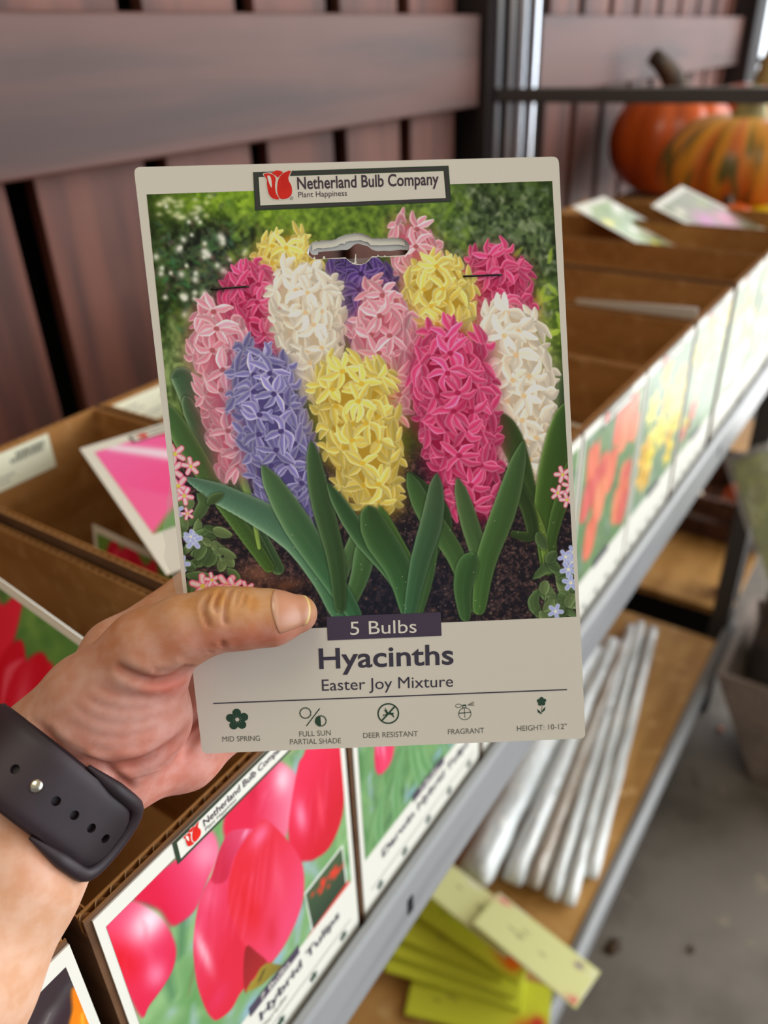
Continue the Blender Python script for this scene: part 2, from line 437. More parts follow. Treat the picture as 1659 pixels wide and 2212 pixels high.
# ------------------------------------------------------------------ prints of the display boxes (mm, origin bottom left of the panel)
def bg_leaves(cv, cols, seed, n, size, blades=True):
    r = np.random.default_rng(seed)
    for k, cell in enumerate((size*2.2, size)):
        nz = vnoise(cv.ny, cv.nx, max(cell*cv.res, 2), seed+k)[..., None]
        c = C8(cols[k % len(cols)]); cv.a = cv.a*(1-nz*0.7)+c*nz*0.7
    for i in range(n):
        x, y = cv.x0+r.random()*cv.w, cv.y0+r.random()*cv.h; c = cols[r.integers(len(cols))]
        if blades and r.random() < 0.6:
            a = r.normal(0, 0.45); L = size*(2+3*r.random())
            cv.stroke([(x, y), (x+L*math.sin(a)*0.5, y+L*0.5), (x+L*math.sin(a)*1.2, y+L)], [size*0.2, size*0.3, 0.1], c, c, soft=size*0.3, al=0.8)
        else: cv.blob((x, y), size*(0.5+r.random()), size*(0.4+0.6*r.random()), r.random()*3, c, 0.6)
PX0, PX1, PY0, PY1 = 4.0, 151.0, 58.0, 208.0
def canvas(res, base): return Cv(PX1-PX0, PY1-PY0, res, PX0, PY0, base)
def tulip(cv, x, y, w, h, c1, c2, hi, stem=(90, 140, 80), lean=0.0, soft=0.6):
    cv.stroke([(x-lean*h, y-h*1.3), (x-lean*h*0.3, y-h*0.6), (x, y-h*0.3)], [w*0.06]*3, stem, stem, soft=soft)
    P = lambda *q: [(x+a*w+lean*b*h, y+b*h) for a, b in q]
    cv.poly(P((-.5, -.1), (-.46, .3), (-.28, .5), (-.1, .36), (.1, .5), (.28, .36), (.47, .5), (.5, .1), (.42, -.3), (.2, -.5), (-.2, -.5), (-.42, -.35)), c1, c2, ((x-w/2, y), (x+w/2, y)), soft)
    cv.poly(P((-.22, -.45), (-.32, 0), (-.2, .35), (0, .52), (.2, .33), (.3, 0), (.2, -.45)), c2, c1, ((x-w/3, y-h/2), (x+w/3, y+h/2)), soft, lights=[(x-w*.08, y+h*.05, w*.10, h*.35, 0.1, hi, 0.6)])
    cv.stroke(P((-.3, .0), (-.32, .25), (-.2, .4)), [0.3, w*.05, 0.2], hi, hi, soft=soft, al=0.6)

def paint_red():
    cv = canvas(1.9, (118, 160, 104))
    bg_leaves(cv, [(96, 150, 84), (150, 190, 130), (70, 120, 80), (160, 184, 190)], 3, 90, 9)
    for x, y, r in ((60, 62, 12), (40, 66, 9), (84, 70, 10), (100, 84, 9), (22, 62, 9), (132, 74, 10), (116, 64, 8)): cv.blob((x, y), r, r*.7, 0.5, (150, 180, 222), 0.75)
    for x, y, r in ((74, 196, 8), (58, 178, 7), (116, 206, 6)): cv.blob((x, y), r, r*1.4, 0, (196, 186, 140), 0.9)
    T4 = lambda l: l
    # soft tulips behind
    cv.poly([(66.0, 194.9), (69.1, 204.6), (76.8, 212.2), (85.6, 211.2), (96.0, 209.1), (105.1, 204.5), (114.4, 187.7), (114.9, 180.2), (109.3, 162.7), (101.4, 150.4), (93.7, 149.9), (70.2, 176.5)], (226, 30, 70), (238, 120, 150), ((84.8, 198.8), (112.5, 194.2)), 1.2,
            lights=[(106.0, 190.7, 7, 12, 0.2, (255, 215, 225), 0.8), (86.2, 206.8, 4, 18, 0, (200, 16, 56), 0.6)])
    cv.poly([(116.6, 187.0), (121.8, 191.8), (128.4, 194.1), (149.7, 178.0), (151.7, 144.5), (147.5, 119.8), (135.2, 108.1), (123.1, 111.7), (115.4, 118.1), (107.1, 130.1), (105.0, 154.0)], (236, 40, 80), (214, 16, 44), ((115.2, 175.1), (148.4, 134.8)), 0.9,
            lights=[(115.3, 154.1, 5, 16, 0.1, (250, 150, 180), 0.8), (130.7, 145.4, 3, 18, 0, (250, 90, 110), 0.6)])
    cv.poly([(17.5, 207.7), (26.3, 210.6), (40.3, 206.7), (51.8, 207.8), (60.1, 202.5), (61.7, 188.9), (57.2, 181.8), (52.9, 178.7), (43.7, 169.1), (35.6, 169.8), (29.8, 174.6), (27.2, 187.5), (21.7, 199.8)], (222, 20, 66), (240, 100, 140), ((28.8, 189.9), (58.0, 192.8)), 1.2,
            lights=[(54.0, 194.2, 8, 14, 0.3, (248, 170, 190), 0.6)])
    cv.poly([(3.0, 207.6), (9.9, 208.6), (15.0, 209.6), (20.1, 201.8), (25.3, 188.6), (28.1, 176.9), (29.3, 159.6), (25.9, 149.7), (19.8, 145.2), (10.3, 143.1), (5.6, 141.5), (3.2, 166.0), (1.8, 184.6)], (240, 70, 110), (226, 30, 74), ((13.3, 206.7), (14.4, 149.9)), 0.8,
            lights=[(21.0, 189.0, 12, 16, 0.6, (250, 226, 236), 0.95), (5.5, 183.2, 8, 26, 0.25, (228, 14, 40), 0.95), (17.2, 156.3, 6, 12, 0.2, (246, 150, 180), 0.7)])
    # the big sharp tulip
    L = [(56.1, 179.1), (52.5, 176.5), (45.8, 170.7), (38.2, 151.7), (34.7, 126.0), (35.2, 103.8), (37.1, 90.4), (40.4, 82.6), (49.3, 78.1), (58.6, 81.5), (77.4, 75.2), (92.0, 76.1), (105.3, 87.0), (111.3, 103.7), (110.6, 126.0), (100.7, 155.7), (90.3, 178.1), (82.2, 180.0), (70.4, 191.4), (63.7, 189.4)]
    cv.poly(L, (232, 62, 102), (222, 28, 60), ((40.8, 157.8), (66.4, 131.2)), 0.45,
            lights=[(41.8, 138.7, 3.2, 22, 0.1, (250, 178, 192), 0.95), (50.6, 169.0, 5, 14, 0.25, (236, 96, 128), 0.7), (43.7, 97.3, 9, 10, 0.1, (226, 40, 84), 0.9)])
    cv.poly([(63.7, 189.4), (70.4, 191.4), (82.2, 180.0), (83.2, 173.4), (75.5, 176.2), (68.5, 174.3), (63.1, 166.4), (57.3, 169.2), (54.2, 175.8), (57.0, 180.7)], (202, 30, 66), (226, 80, 118), ((62.0, 175.4), (81.5, 179.8)), 0.5, lights=[(78.0, 181.9, 4, 2.4, 0.6, (244, 160, 186), 0.8)])
    cv.poly([(90.3, 178.1), (82.7, 178.8), (72.1, 175.8), (64.2, 165.2), (60.3, 147.9), (61.8, 130.6), (65.1, 109.9), (76.4, 79.3), (90.5, 76.5), (105.3, 87.0), (111.3, 103.7), (110.6, 126.0), (100.7, 155.7)], (226, 34, 56), (236, 66, 108), ((65.4, 143.5), (105.1, 101.3)), 0.45,
            lights=[(86.6, 170.9, 8, 9, 0.7, (242, 110, 150), 0.85), (72.9, 130.2, 7, 24, 0.1, (224, 18, 36), 0.9), (93.6, 127.1, 5, 20, 0.0, (240, 90, 120), 0.55), (83.4, 97.0, 6, 16, 0, (214, 26, 50), 0.6)])
    cv.poly([(65.7, 109.1), (71.5, 95.9), (77.1, 78.3), (70.4, 80.0), (64.3, 80.1), (59.5, 76.6), (60.6, 92.6)], (150, 16, 28), (176, 30, 34), ((65.3, 105.8), (69.8, 70.1)), 0.4)
    cv.poly([(77.1, 78.3), (72.1, 81.1), (67.2, 79.3), (60.1, 77.4), (69.9, 68.0), (80.3, 63.6), (86.6, 61.8), (81.5, 71.1)], (168, 140, 40), (120, 110, 40), ((68.6, 84.6), (83.2, 59.0)), 0.5)
    for q in [(70.4, 73.6), (73.0, 75.8)]: cv.blob(q, 2.2, 1.6, 0.4, (54, 44, 24), 0.9)
    # fine veins and sheen along the petals
    q = np.random.default_rng(8)
    for (a, b, spread, n_) in (((36.0, 120.9), (61.1, 186.2), 10, 16), ((60.8, 100.1), (86.6, 170.9), 20, 24), ((127.1, 115.1), (138.0, 173.8), 16, 16), ((88.4, 182.3), (104.5, 198.6), 14, 10), ((13.1, 155.4), (15.7, 197.5), 14, 10)):
        for k in range(n_):
            o = q.normal(0, spread*.45); t0, t1 = sorted(q.random(2)); d = np.array(b)-np.array(a); s0 = np.array(a)+d*t0+np.array((o, 0)); s1 = np.array(a)+d*t1+np.array((o*.8, 0))
            c = [(250, 130, 160), (206, 14, 44), (244, 96, 130)][q.integers(3)]; cv.stroke([s0, (s0+s1)/2+q.normal(0, .6, 2), s1], [.15, .8, .15], c, c, soft=1.4, al=.18)
    # inset picture of a red drift
    cv.poly([(110.4, 96.3), (146.0, 97.5), (146.9, 58.4), (112.4, 57.0)], (236, 236, 228), soft=0.3, smooth=0)
    cv.poly([(111.3, 94.3), (144.9, 95.8), (145.7, 60.7), (113.5, 58.7)], (70, 96, 62), (40, 60, 44), ((129.2, 96.6), (129.2, 58.0)), soft=0.3, smooth=0)
    r = np.random.default_rng(5)
    for k in range(26):
        u = r.random(); p = np.array((116.7, 84.7))*(1-u)+np.array((143.3, 84.3))*u+r.normal(0, 2.0, 2)*np.array((1, 1.6))
        cv.blob(p, 2.0, 2.4, 0, (232, 60, 40), 0.9)
    cv.poly([(106.9, 53.8), (107.9, 58.6), (149.1, 61.9), (149.1, 57.4)], (224, 46, 38), soft=0.3, smooth=0)
    return cv
def paint_pink():
    cv = canvas(1.5, (104, 146, 96))
    bg_leaves(cv, [(80, 132, 74), (130, 174, 110), (60, 104, 66), (150, 176, 180)], 7, 120, 7)
    for x, y, w, h in ((24, 190, 30, 44), (66, 170, 34, 56), (108, 196, 30, 40), (128, 164, 30, 48), (30, 130, 22, 34)):
        tulip(cv, x, y, w, h, (226, 40, 90), (238, 60, 100), (250, 190, 210), soft=0.8)
    for a, b in (((70, 60), (62, 140)), ((40, 58), (52, 120)), ((100, 58), (96, 130)), ((20, 60), (30, 100)), ((120, 60), (124, 120)), ((84, 58), (70, 110))):
        cv.stroke([a, ((a[0]+b[0])/2-5, (a[1]+b[1])/2), b], [3.5, 4.5, 0.5], (96, 150, 90), (140, 184, 130), soft=0.8)
    for x, y in ((58, 66), (92, 70), (112, 64)): cv.blob((x, y), 8, 5, 0, (150, 182, 220), 0.7)
    return cv
def paint_flowers(base, leaves, cols, seed, n, size, shape='tulip', res=0.9):
    cv = canvas(res, base); bg_leaves(cv, leaves, seed, 70, 7)
    r = np.random.default_rng(seed)
    pts = sorted([(PX0+8+r.random()*(PX1-PX0-16), PY0+22+r.random()*(PY1-PY0-34)) for _ in range(n)], key=lambda q: -q[1])
    for x, y in pts:
        c = cols[r.integers(len(cols))]; s_ = size*(0.75+0.5*r.random()); d = tuple(max(0, q-28) for q in c); hi = tuple(min(255, q+34) for q in c)
        if shape == 'tulip': tulip(cv, x, y, s_, s_*1.45, d, c, hi, lean=r.normal(0, .12), soft=0.8)
        else:
            for k in range(6):
                a = k*PI/3+r.random()*0.3
                cv.stroke([(x, y), (x+s_*.3*math.cos(a), y+s_*.3*math.sin(a)), (x+s_*.6*math.cos(a), y+s_*.55*math.sin(a))], [s_*.1, s_*.17, s_*.04], c, hi, soft=0.7)
            cv.blob((x, y), s_*.24, s_*.22, 0, d, 0.9, hard=3)
    return cv
def paint_dark():
    cv = canvas(1.6, (58, 44, 50))
    bg_leaves(cv, [(66, 50, 56), (44, 34, 40), (84, 92, 88)], 21, 10, 16, False)
    for (a, b, w_, c) in (((30, 70), (150, 190), 26, (54, 36, 44)), ((60, 66), (160, 150), 22, (60, 40, 48)), ((0, 120), (110, 206), 24, (48, 34, 42)), ((90, 60), (158, 104), 16, (70, 48, 54))):
        cv.stroke([a, ((a[0]+b[0])/2-6, (a[1]+b[1])/2+6), b], [w_*.5, w_*.6, w_*.3], c, (86, 84, 84), soft=3.5)
        cv.stroke([(a[0]+8, a[1]+16), ((a[0]+b[0])/2-4, (a[1]+b[1])/2+16), (b[0]-10, b[1]+4)], [1, 3.2, 1], (170, 160, 156), (120, 112, 112), soft=3.5, al=0.8)
    cv.poly([(152, 191), (147, 184), (143, 176), (139, 162), (136, 140), (140, 100), (160, 110)], (250, 146, 12), (244, 128, 8), ((139, 120), (153, 190)), 1.0)
    cv.poly([(112, 172), (122, 180), (132, 181), (139, 176), (142, 150), (120, 120), (100, 140)], (246, 150, 20), (236, 116, 8), ((104, 170), (140, 140)), 1.0)
    cv.stroke([(145, 140), (147, 160), (150, 178)], [.8, 1.6, .8], (255, 186, 60), (250, 150, 20), soft=1.4)
    return cv

# ------------------------------------------------------------------ display boxes
EMB = dict(out=[(115,105),(165,97),(190,98),(230,78),(278,94),(347,90),(324,150),(349,225),(340,280),(304,308),(240,316),(182,308),(146,272),(134,200),(136,150)],
           right=[(340,95),(282,108),(240,148),(222,210),(222,265),(245,306),(300,302),(334,272),(338,215),(316,152)],
           left=[(122,108),(175,106),(214,140),(206,195),(208,258),(230,306),(184,300),(152,264),(141,192),(143,150)],
           top=[(188,103),(230,85),(276,101),(252,124),(232,138),(214,122)])
def emblem(parent, x, y, size, z):
    """red tulip mark, lower left corner x, y in mm"""
    def loop(k): return [((x+(px-115)/230.0*size)*0.001, (y+(312-py)/230.0*size)*0.001) for px, py in spline(EMB[k], 5)]
    o = flat_shape('tulip_emblem', [loop('out')], z, 0.00006, M['cream_card'], parent)
    for k in ('left', 'right', 'top'): flat_shape('emblem_petal', [loop(k)], 0.00008, 0.00006, M['red_ink'], o)
    hx = [((x+(px-115)/230.0*size)*0.001, (y+(312-py)/230.0*size)*0.001) for px, py in spline([(150,125),(172,128),(180,170),(176,215),(160,180)], 5)]
    flat_shape('emblem_highlight', [hx], 0.00014, 0.00004, M['pale_ink'], o)
    return o
def rect(x0, y0, x1, y1): return [(x0*.001, y0*.001), (x1*.001, y0*.001), (x1*.001, y1*.001), (x0*.001, y1*.001)]
BW, BD, BH = 0.158, 0.39, 0.222
def box_shell():
    T = 0.0045; c = MB(); e = MB(); L = 0.0007; cut = 0.010
    walls = [('x', 0, BW, 0, T), ('x', 0, BW, BD-T, BD), ('y', T, BD-T, 0, T), ('y', T, BD-T, BW-T, BW)]
    c.box(0, BW, 0, BD, 0, 0.004)
    for ax_, a0, a1, t0, t1 in walls:
        def bx(mb, p0, p1, q0, q1, z0, z1):
            if ax_ == 'x': mb.box(p0, p1, q0, q1, z0, z1)
            else: mb.box(q0, q1, p0, p1, z0, z1)
        bx(c, a0, a1, t0, t1, 0.004, BH-cut)
        bx(c, a0, a1, t0, t0+L, BH-cut, BH); bx(c, a0, a1, t1-L, t1, BH-cut, BH)
        n = int((a1-a0)/0.0009); amp = (t1-t0)/2-L; mid = (t0+t1)/2; prev = None; vs = []; fs = []
        for i in range(n+1):
            a = a0+(a1-a0)*i/n; t = mid+amp*math.sin(2*PI*i/8)
            for dz in (BH-cut, BH-0.0004):
                vs.append((a, t, dz) if ax_ == 'x' else (t, a, dz))
        fs = [(2*i, 2*i+2, 2*i+3, 2*i+1) for i in range(n)]
        e.add(vs, fs)
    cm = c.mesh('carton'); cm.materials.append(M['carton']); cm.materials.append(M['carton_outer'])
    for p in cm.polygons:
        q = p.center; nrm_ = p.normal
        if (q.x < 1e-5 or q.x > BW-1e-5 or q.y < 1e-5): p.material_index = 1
    return cm, e.mesh('corrugated_edge')
shell, flute = box_shell()
lab_cv = Cv(98, 30, 1.5, base=(236, 234, 206))
rr = np.random.default_rng(2)
for y, x0, x1, h, d in ((24, 66, 92, 1.6, 60), (20, 60, 88, 1.6, 70), (22, 6, 30, 0.8, 120), (17, 6, 34, 0.7, 130), (10, 10, 60, 0.8, 140), (6, 10, 52, 0.7, 150)):
    x = x0
    while x < x1:
        w_ = 1.5+3*rr.random(); lab_cv.poly([(x, y-h), (x+w_, y-h), (x+w_, y+h), (x, y+h)], (d, d, d-8), soft=0.7, smooth=0, al=0.8); x += w_+1.2
def display_box(x, z, sc, label, pic, title, sub, near, stick=True):
    b = tag(empty('display_box', (x, 0.2, z)), label, 'display box', 'bulb display boxes in a row on the rack'); b.scale = (1, 1, sc)
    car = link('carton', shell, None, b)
    link('corrugated_edge', flute, M['carton_edge'], car)
    fp = empty_panel = MB().box(0, 0.155, -0.0008, 0, 0.003, 0.2195).build('front_panel', M['white_card'], b)
    fp.location = (0.003, -0.0002, 0)
    # printing lies on the panel: local XY of a frame whose z faces the aisle
    pic_o = print_mesh('picture', pic, M['print'], b, 0.0, gain=0.98)
    def face(o, dy):
        o.rotation_euler = (PI/2, 0, 0); o.location = (0.003, -0.00105-dy, 0.003); return o
    face(pic_o, 0.0001)
    bo = face(flat_shape('brand_banner', [rect(40, 203.2, 115, 217)], 0, 0.00004, M['green_frame'], b), 0.0002)
    flat_shape('banner_field', [rect(42, 205, 113, 215.2)], 0.00012, 0.00004, M['white_card'], bo)
    emblem(bo, 45.0, 206.2, 9.6, 0.00022)
    text('lettering', 'Netherland Bulb Company', (56.5, 209.6), (111, 209.6), 4.1, M['ink'], bo, 0.0003, 0.012)
    text('lettering', 'Plant Happiness', (56.8, 206.3), (76, 206.3), 2.3, M['grey_ink'], bo, 0.0003)
    if title:
        bar = face(flat_shape('count_bar', [rect(59.5, 54.5, 100.5, 62.5)], 0, 0.00004, M['bulbs_bar'], b), 0.0003)
        text('lettering', '7 Bulbs', (68, 56.2), (92, 56.2), 4.6, M['pale_ink'], bar, 0.0001)
        face(text('lettering', title, title_x0(title), title_x1(title), 7.4, M['slate_ink'], b, 0, 0.02), 0.0003)
        if sub: face(text('lettering', sub, (66, 31.5), (86, 31.5), 4.0, M['grey_ink'], b, 0), 0.0003)
    else:
        face(flat_shape('count_bar', [rect(59.5, 54.5, 100.5, 62.5)], 0, 0.00004, M['bulbs_bar'], b), 0.0003)
    face(flat_shape('rule_line', [rect(8, 24.6, 147, 25.1)], 0, 0.00004, M['grey_ink'], b), 0.0003)
    for k, cx in enumerate((18, 48, 79, 109, 139)):
        face(icon_flower(b, cx, 18.5, 3.6), 0.0003)
    if stick:
        st = print_mesh('shipping_label', lab_cv, M['print'], b, 0.0, gain=1.0)
        st.rotation_euler = (PI/2, 0, 0); st.location = (0.006, BD-0.0052, BH-0.033)
    return b
def title_x0(t): return (22, 40.5)
def title_x1(t): return (137, 40.5)
def icon_flower(parent, cx, cy, r):
    P = []
    for i in range(50):
        a = 2*PI*i/50+PI/2; q = r*(0.62+0.38*abs(math.cos(2.5*(a-PI/2))))
        P.append(((cx+q*math.cos(a))*.001, (cy+q*math.sin(a))*.001))
    H_ = [((cx+r*.2*math.cos(t))*.001, (cy+r*.2*math.sin(t))*.001) for t in np.arange(0, 2*PI, 0.5)]
    return flat_shape('flower_icon', [P, H_], 0, 0.00004, M['green_ink'], parent)
LV = [(96, 130, 84), (140, 168, 120), (74, 104, 80), (150, 166, 170)]
specs = [
 (-0.084, 0.950, 1.0, 'cardboard box with a dark purple and orange picture, in front of the forearm', paint_dark, None, None),
 (0.0815, 0.950, 1.0, 'cardboard box with the large red tulip picture, nearest below the held packet', paint_red, 'Darwin Hybrid Tulips', 'Parade'),
 (0.2435, 0.950, 1.03, 'cardboard box with pink tulips and long leaves, right of the large red tulip box', paint_pink, 'Darwin Hybrid Tulips', None),
 (0.4060, 0.950, 1.03, 'cardboard box hidden mostly behind the held packet, left of the coral tulip box', lambda: paint_flowers((110, 140, 96), LV, [(226, 90, 120), (240, 150, 170)], 31, 16, 24), None, None),
 (0.5660, 0.950, 1.03, 'cardboard box with coral orange tulips, just right of the held packet', lambda: paint_flowers((104, 128, 96), LV, [(240, 130, 104), (246, 150, 116), (226, 110, 104)], 41, 20, 26), None, None),
 (0.7260, 0.950, 1.03, 'cardboard box with golden yellow daffodils, next to the coral tulip box', lambda: paint_flowers((140, 158, 150), LV, [(238, 206, 70), (244, 222, 110), (226, 176, 80)], 51, 22, 30, 'daffodil'), None, None),
 (0.8930, 0.950, 1.03, 'cardboard box with yellow flowers and red spots, between golden daffodils and the cream box', lambda: paint_flowers((150, 170, 150), LV, [(240, 220, 96), (226, 96, 84), (244, 232, 150)], 61, 20, 26, 'daffodil'), None, None),
 (1.0720, 0.950, 1.03, 'cardboard box with cream and amber flowers, third from the far end of the row', lambda: paint_flowers((160, 170, 140), LV, [(240, 228, 160), (240, 184, 60), (240, 236, 220)], 71, 22, 22, 'daffodil'), None, None),
 (1.2360, 0.950, 1.03, 'cardboard box second from the far end, the white flower packet leaning out of it', lambda: paint_flowers((140, 150, 140), LV, [(240, 236, 224), (236, 210, 90)], 81, 22, 22, 'daffodil'), None, None),
 (1.4050, 0.950, 1.03, 'cardboard box at the far end of the row, below the pumpkins', lambda: paint_flowers((140, 150, 130), LV, [(214, 150, 190), (236, 226, 236)], 91, 22, 22, 'daffodil'), None, None),
]
boxes = []
for i, (x, z, sc, lab, fn, ti, su) in enumerate(specs):
    boxes.append(display_box(x, z, sc, lab, fn(), ti, su, i < 3, stick=(i in (1, 2, 3))))

# ------------------------------------------------------------------ the held bulb packet (local mm: x right, y up the card, z towards the reader)
CARD = Matrix([[0.59498, 0.29638, -0.7471], [-0.803554, 0.239401, -0.544967], [0.017339, 0.924579, 0.380596]]).to_4x4(); CARD.translation = (0.1289, 0.1767, 1.2272)
pk = tag(empty('bulb_packet', mtx=CARD), 'hyacinth bulb packet with mixed flower picture held up in the hand', 'bulb packet')
Q = [(-1.33, 205.73), (138.63, 201.17), (141.86, -2.27), (1.82, 2.22)]     # corners tl tr br bl
def rounded(q, r):
    out = []
    for i in range(4):
        p = np.array(q[i]); a = np.array(q[i-1])-p; b = np.array(q[(i+1) % 4])-p
        a = a/np.hypot(*a)*r; b = b/np.hypot(*b)*r
        for t in np.linspace(0, 1, 6): out.append(tuple(p+a*(1-t)**2+b*t**2))
    return out
mmv = lambda L: [(x*.001, y*.001) for x, y in L]
SLOT = [(53.6, 174.53), (53.23, 175.37), (53.56, 176.52), (54.24, 177.42), (55.04, 178.42), (56.04, 178.88), (57.87, 178.96), (59.56, 178.98), (62.72, 179.07), (64.23, 179.76), (65.96, 180.28), (67.92, 180.59), (70.36, 180.84), (72.51, 180.37), (74.16, 179.57), (74.96, 178.92), (77.5, 178.67), (81.37, 178.4), (84.28, 178.37), (86.07, 177.77), (87.22, 176.65), (87.5, 175.23), (87.04, 173.61), (85.88, 172.62), (84.4, 172.23), (81.97, 172.35), (79.29, 172.37), (76.86, 172.61), (74.79, 172.5), (73.88, 171.61), (72.6, 170.79), (71.11, 170.4), (69.65, 170.4), (68.22, 170.84), (67.06, 171.73), (65.92, 172.81), (63.98, 172.9), (61.54, 172.81), (59.11, 172.86), (56.2, 172.89), (54.77, 173.28)]
front = flat_shape('front_card', [mmv(rounded(Q, 2.2)), mmv(SLOT)], -0.0003, 0.0006, M['cream_card'], pk)
# inner sleeve seen through the hanging slot
sl = np.array(SLOT); cen = sl.mean(0)
sm = MB(); n_ = len(SLOT); rings = [(0.0, 1.0, -0.3), (0.0, 1.0, -1.6), (0.0, 0.985, -3.6)]
jr = np.random.default_rng(4); vs = []
for k, (dy, sc_, zz) in enumerate(rings):
    for i_ in range(n_):
        p = cen+(sl[i_]-cen)*sc_; j = jr.normal(0, 0.12) if k == 2 else 0
        vs.append((p[0]*.001, (p[1]+j)*.001, zz*.001))
sm.add(vs, [(k*n_+i_, k*n_+(i_+1) % n_, (k+1)*n_+(i_+1) % n_, (k+1)*n_+i_) for k in range(2) for i_ in range(n_)])
sm.build('slot_sleeve', M['film'], pk)
sm = MB()
for (x, y, w_, h, lean) in [(58.76, 173.05, 1.0, 0.9, 0.0), (69.07, 170.79, 0.7, 3.2, 0.3), (76.87, 172.68, 1.0, 0.6, 0), (79.17, 172.47, 1.0, 0.5, 0), (55.51, 173.36, 0.8, 0.6, 0)]:
    pts = [(x-w_/2, y-0.2)]
    for t in np.linspace(0, 1, 7): pts.append((x-w_/2*(1-t*.6)+jr.normal(0, .08)+lean*t, y+h*t))
    for t in np.linspace(1, 0, 7): pts.append((x+w_/2*(1-t*.6)+jr.normal(0, .08)+lean*t, y+h*t))
    z0 = len(sm.v)
    sm.add([(a*.001, b*.001, -0.0002) for a, b in pts], [tuple(range(len(pts)))])
low = [p for p in SLOT if p[1] < cen[1]-0.8]
low = sorted(low); up_ = [(x, y+0.18+abs(jr.normal(0, .14))) for x, y in low]
k_ = len(low); sm.add([(a*.001, b*.001, -0.0001) for a, b in low+up_], [(i_, i_+1, k_+i_+1, k_+i_) for i_ in range(k_-1)])
sm.build('torn_fibres', M['white_card'], pk)

tabtop = [(54.18, 175.78), (54.08, 176.96), (55.03, 178.31), (56.03, 178.76), (59.56, 178.93), (62.72, 179.03), (64.22, 179.71), (65.96, 180.24), (67.92, 180.54), (70.36, 180.77), (72.51, 180.32), (74.15, 179.52), (74.96, 178.87), (77.49, 178.63), (84.28, 178.32), (86.07, 177.73), (87.22, 176.6), (87.29, 175.0)]
tablow = [(86.84, 174.37), (85.52, 174.59), (84.55, 174.7), (82.84, 174.61), (81.13, 174.59), (78.95, 174.79), (76.77, 174.85), (75.09, 175.25), (73.7, 176.37), (72.29, 177.01), (70.38, 177.52), (69.15, 177.24), (67.61, 176.16), (66.61, 175.71), (64.67, 175.77), (61.76, 175.78), (59.32, 175.71), (56.89, 175.58), (56.73, 174.79), (55.36, 174.66), (54.55, 175.17)]
flat_shape('slot_film', [mmv(tabtop+[(x, y+jr.normal(0, .05)) for x, y in tablow])], -.0013, .0002, M['film'], pk)
tw = [(x, y-2.0-abs(jr.normal(0, .25))) for x, y in reversed(spline(tabtop[2:-2], 4, False))]
flat_shape('torn_paper_edge', [mmv([tuple(q) for q in spline(tabtop[2:-2], 4, False)]+tw)], -.0009, .0003, M['white_card'], pk)

# ---- the hyacinth picture
W_, H_ = 134.0, 147.0
cv = Cv(W_, H_, 5.0, base=(60, 70, 40))
r = np.random.default_rng(11)
# background foliage
n1 = vnoise(cv.ny, cv.nx, 40, 1); n2 = vnoise(cv.ny, cv.nx, 14, 2); n3 = vnoise(cv.ny, cv.nx, 6, 3)
yy = (cv.py/H_)[:, None]; xx = (cv.px/W_)[None]
nz = (0.45*n1+0.35*n2+0.2*n3)[..., None]
cv.a[:] = C8((12, 22, 8))*(1-nz)+C8((78, 106, 30))*nz
def soft_area(cx, cy, rx, ry, c_lo, c_hi, al, k=1.0):
    q = np.exp(-1.4*(((xx*W_-cx)/rx)**2+((yy*H_-cy)/ry)**2)**2)[..., None]*al
    tone = np.clip((0.4*n2+0.6*n3-0.5)*2.2*k+0.5, 0, 1)[..., None]
    cv.a[:] = cv.a*(1-q)+q*(C8(c_lo)*(1-tone)+C8(c_hi)*tone)
soft_area(38, 144, 34, 11, (96, 134, 26), (150, 184, 44), 0.9)
soft_area(72, 136, 30, 16, (52, 74, 30), (98, 124, 44), 0.85)
soft_area(112, 128, 30, 22, (24, 34, 22), (88, 106, 70), 0.88)
soft_area(92, 136, 16, 14, (64, 92, 40), (110, 140, 66), 0.5)
soft_area(22, 124, 24, 18, (14, 18, 16), (54, 68, 50), 0.97, 1.3)
soft_area(6, 90, 16, 16, (70, 90, 48), (136, 156, 96), 0.9)
soft_area(124, 100, 12, 18, (80, 110, 30), (160, 186, 60), 0.9)
soft_area(124, 78, 14, 16, (50, 66, 36), (84, 104, 60), 0.8)
# blurred little blossoms and leaves of the shrubs
for i in range(420):
    x, y = r.normal(20, 11), r.normal(120, 10)
    if y < 100: continue
    g = (46+r.integers(50), 62+r.integers(60), 46+r.integers(30)); cv.blob((x, y), 1.2+r.random(), 0.8, r.random()*3, g, 0.55)
for i in range(62):
    x, y = r.normal(19, 10), r.normal(120, 10)
    if x < 38 and y > 100: cv.blob((x, y), 0.9+0.7*r.random(), None, 0, (222, 222, 212), 0.8)
for i in range(26): cv.blob((3+r.random()*22, 139+r.random()*7), 1.4, 1.0, 0, (226, 226, 190), 0.5)
for i in range(380):
    x, y = 94+r.random()*40, 104+r.random()*42
    g = [(70, 92, 56), (122, 138, 108), (46, 62, 40), (150, 160, 130)][r.integers(4)]; cv.blob((x, y), 1.2+r.random()*1.4, 0.9, r.random()*3, g, 0.5)
for i in range(420):
    x, y = 26+r.random()*80, 124+r.random()*22
    g = [(134, 164, 52), (86, 116, 40), (60, 84, 30), (160, 188, 70)][r.integers(4)]; cv.stroke([(x, y), (x+r.normal(0, 1), y+1.2), (x+r.normal(0, 2), y+2.6)], [.35, .5, .1], g, g, soft=.9, al=.45)
for i in range(60):
    x, y = 122+r.normal(0, 6), 104+r.normal(0, 9); a = r.random()*6.3; L = 3+2*r.random()
    cv.stroke([(x, y), (x+L*.5*math.cos(a), y+L*.5*math.sin(a)), (x+L*math.cos(a), y+L*math.sin(a))], [.5, .8, .1], (150, 180, 56), (182, 204, 84), soft=.5, al=.75)
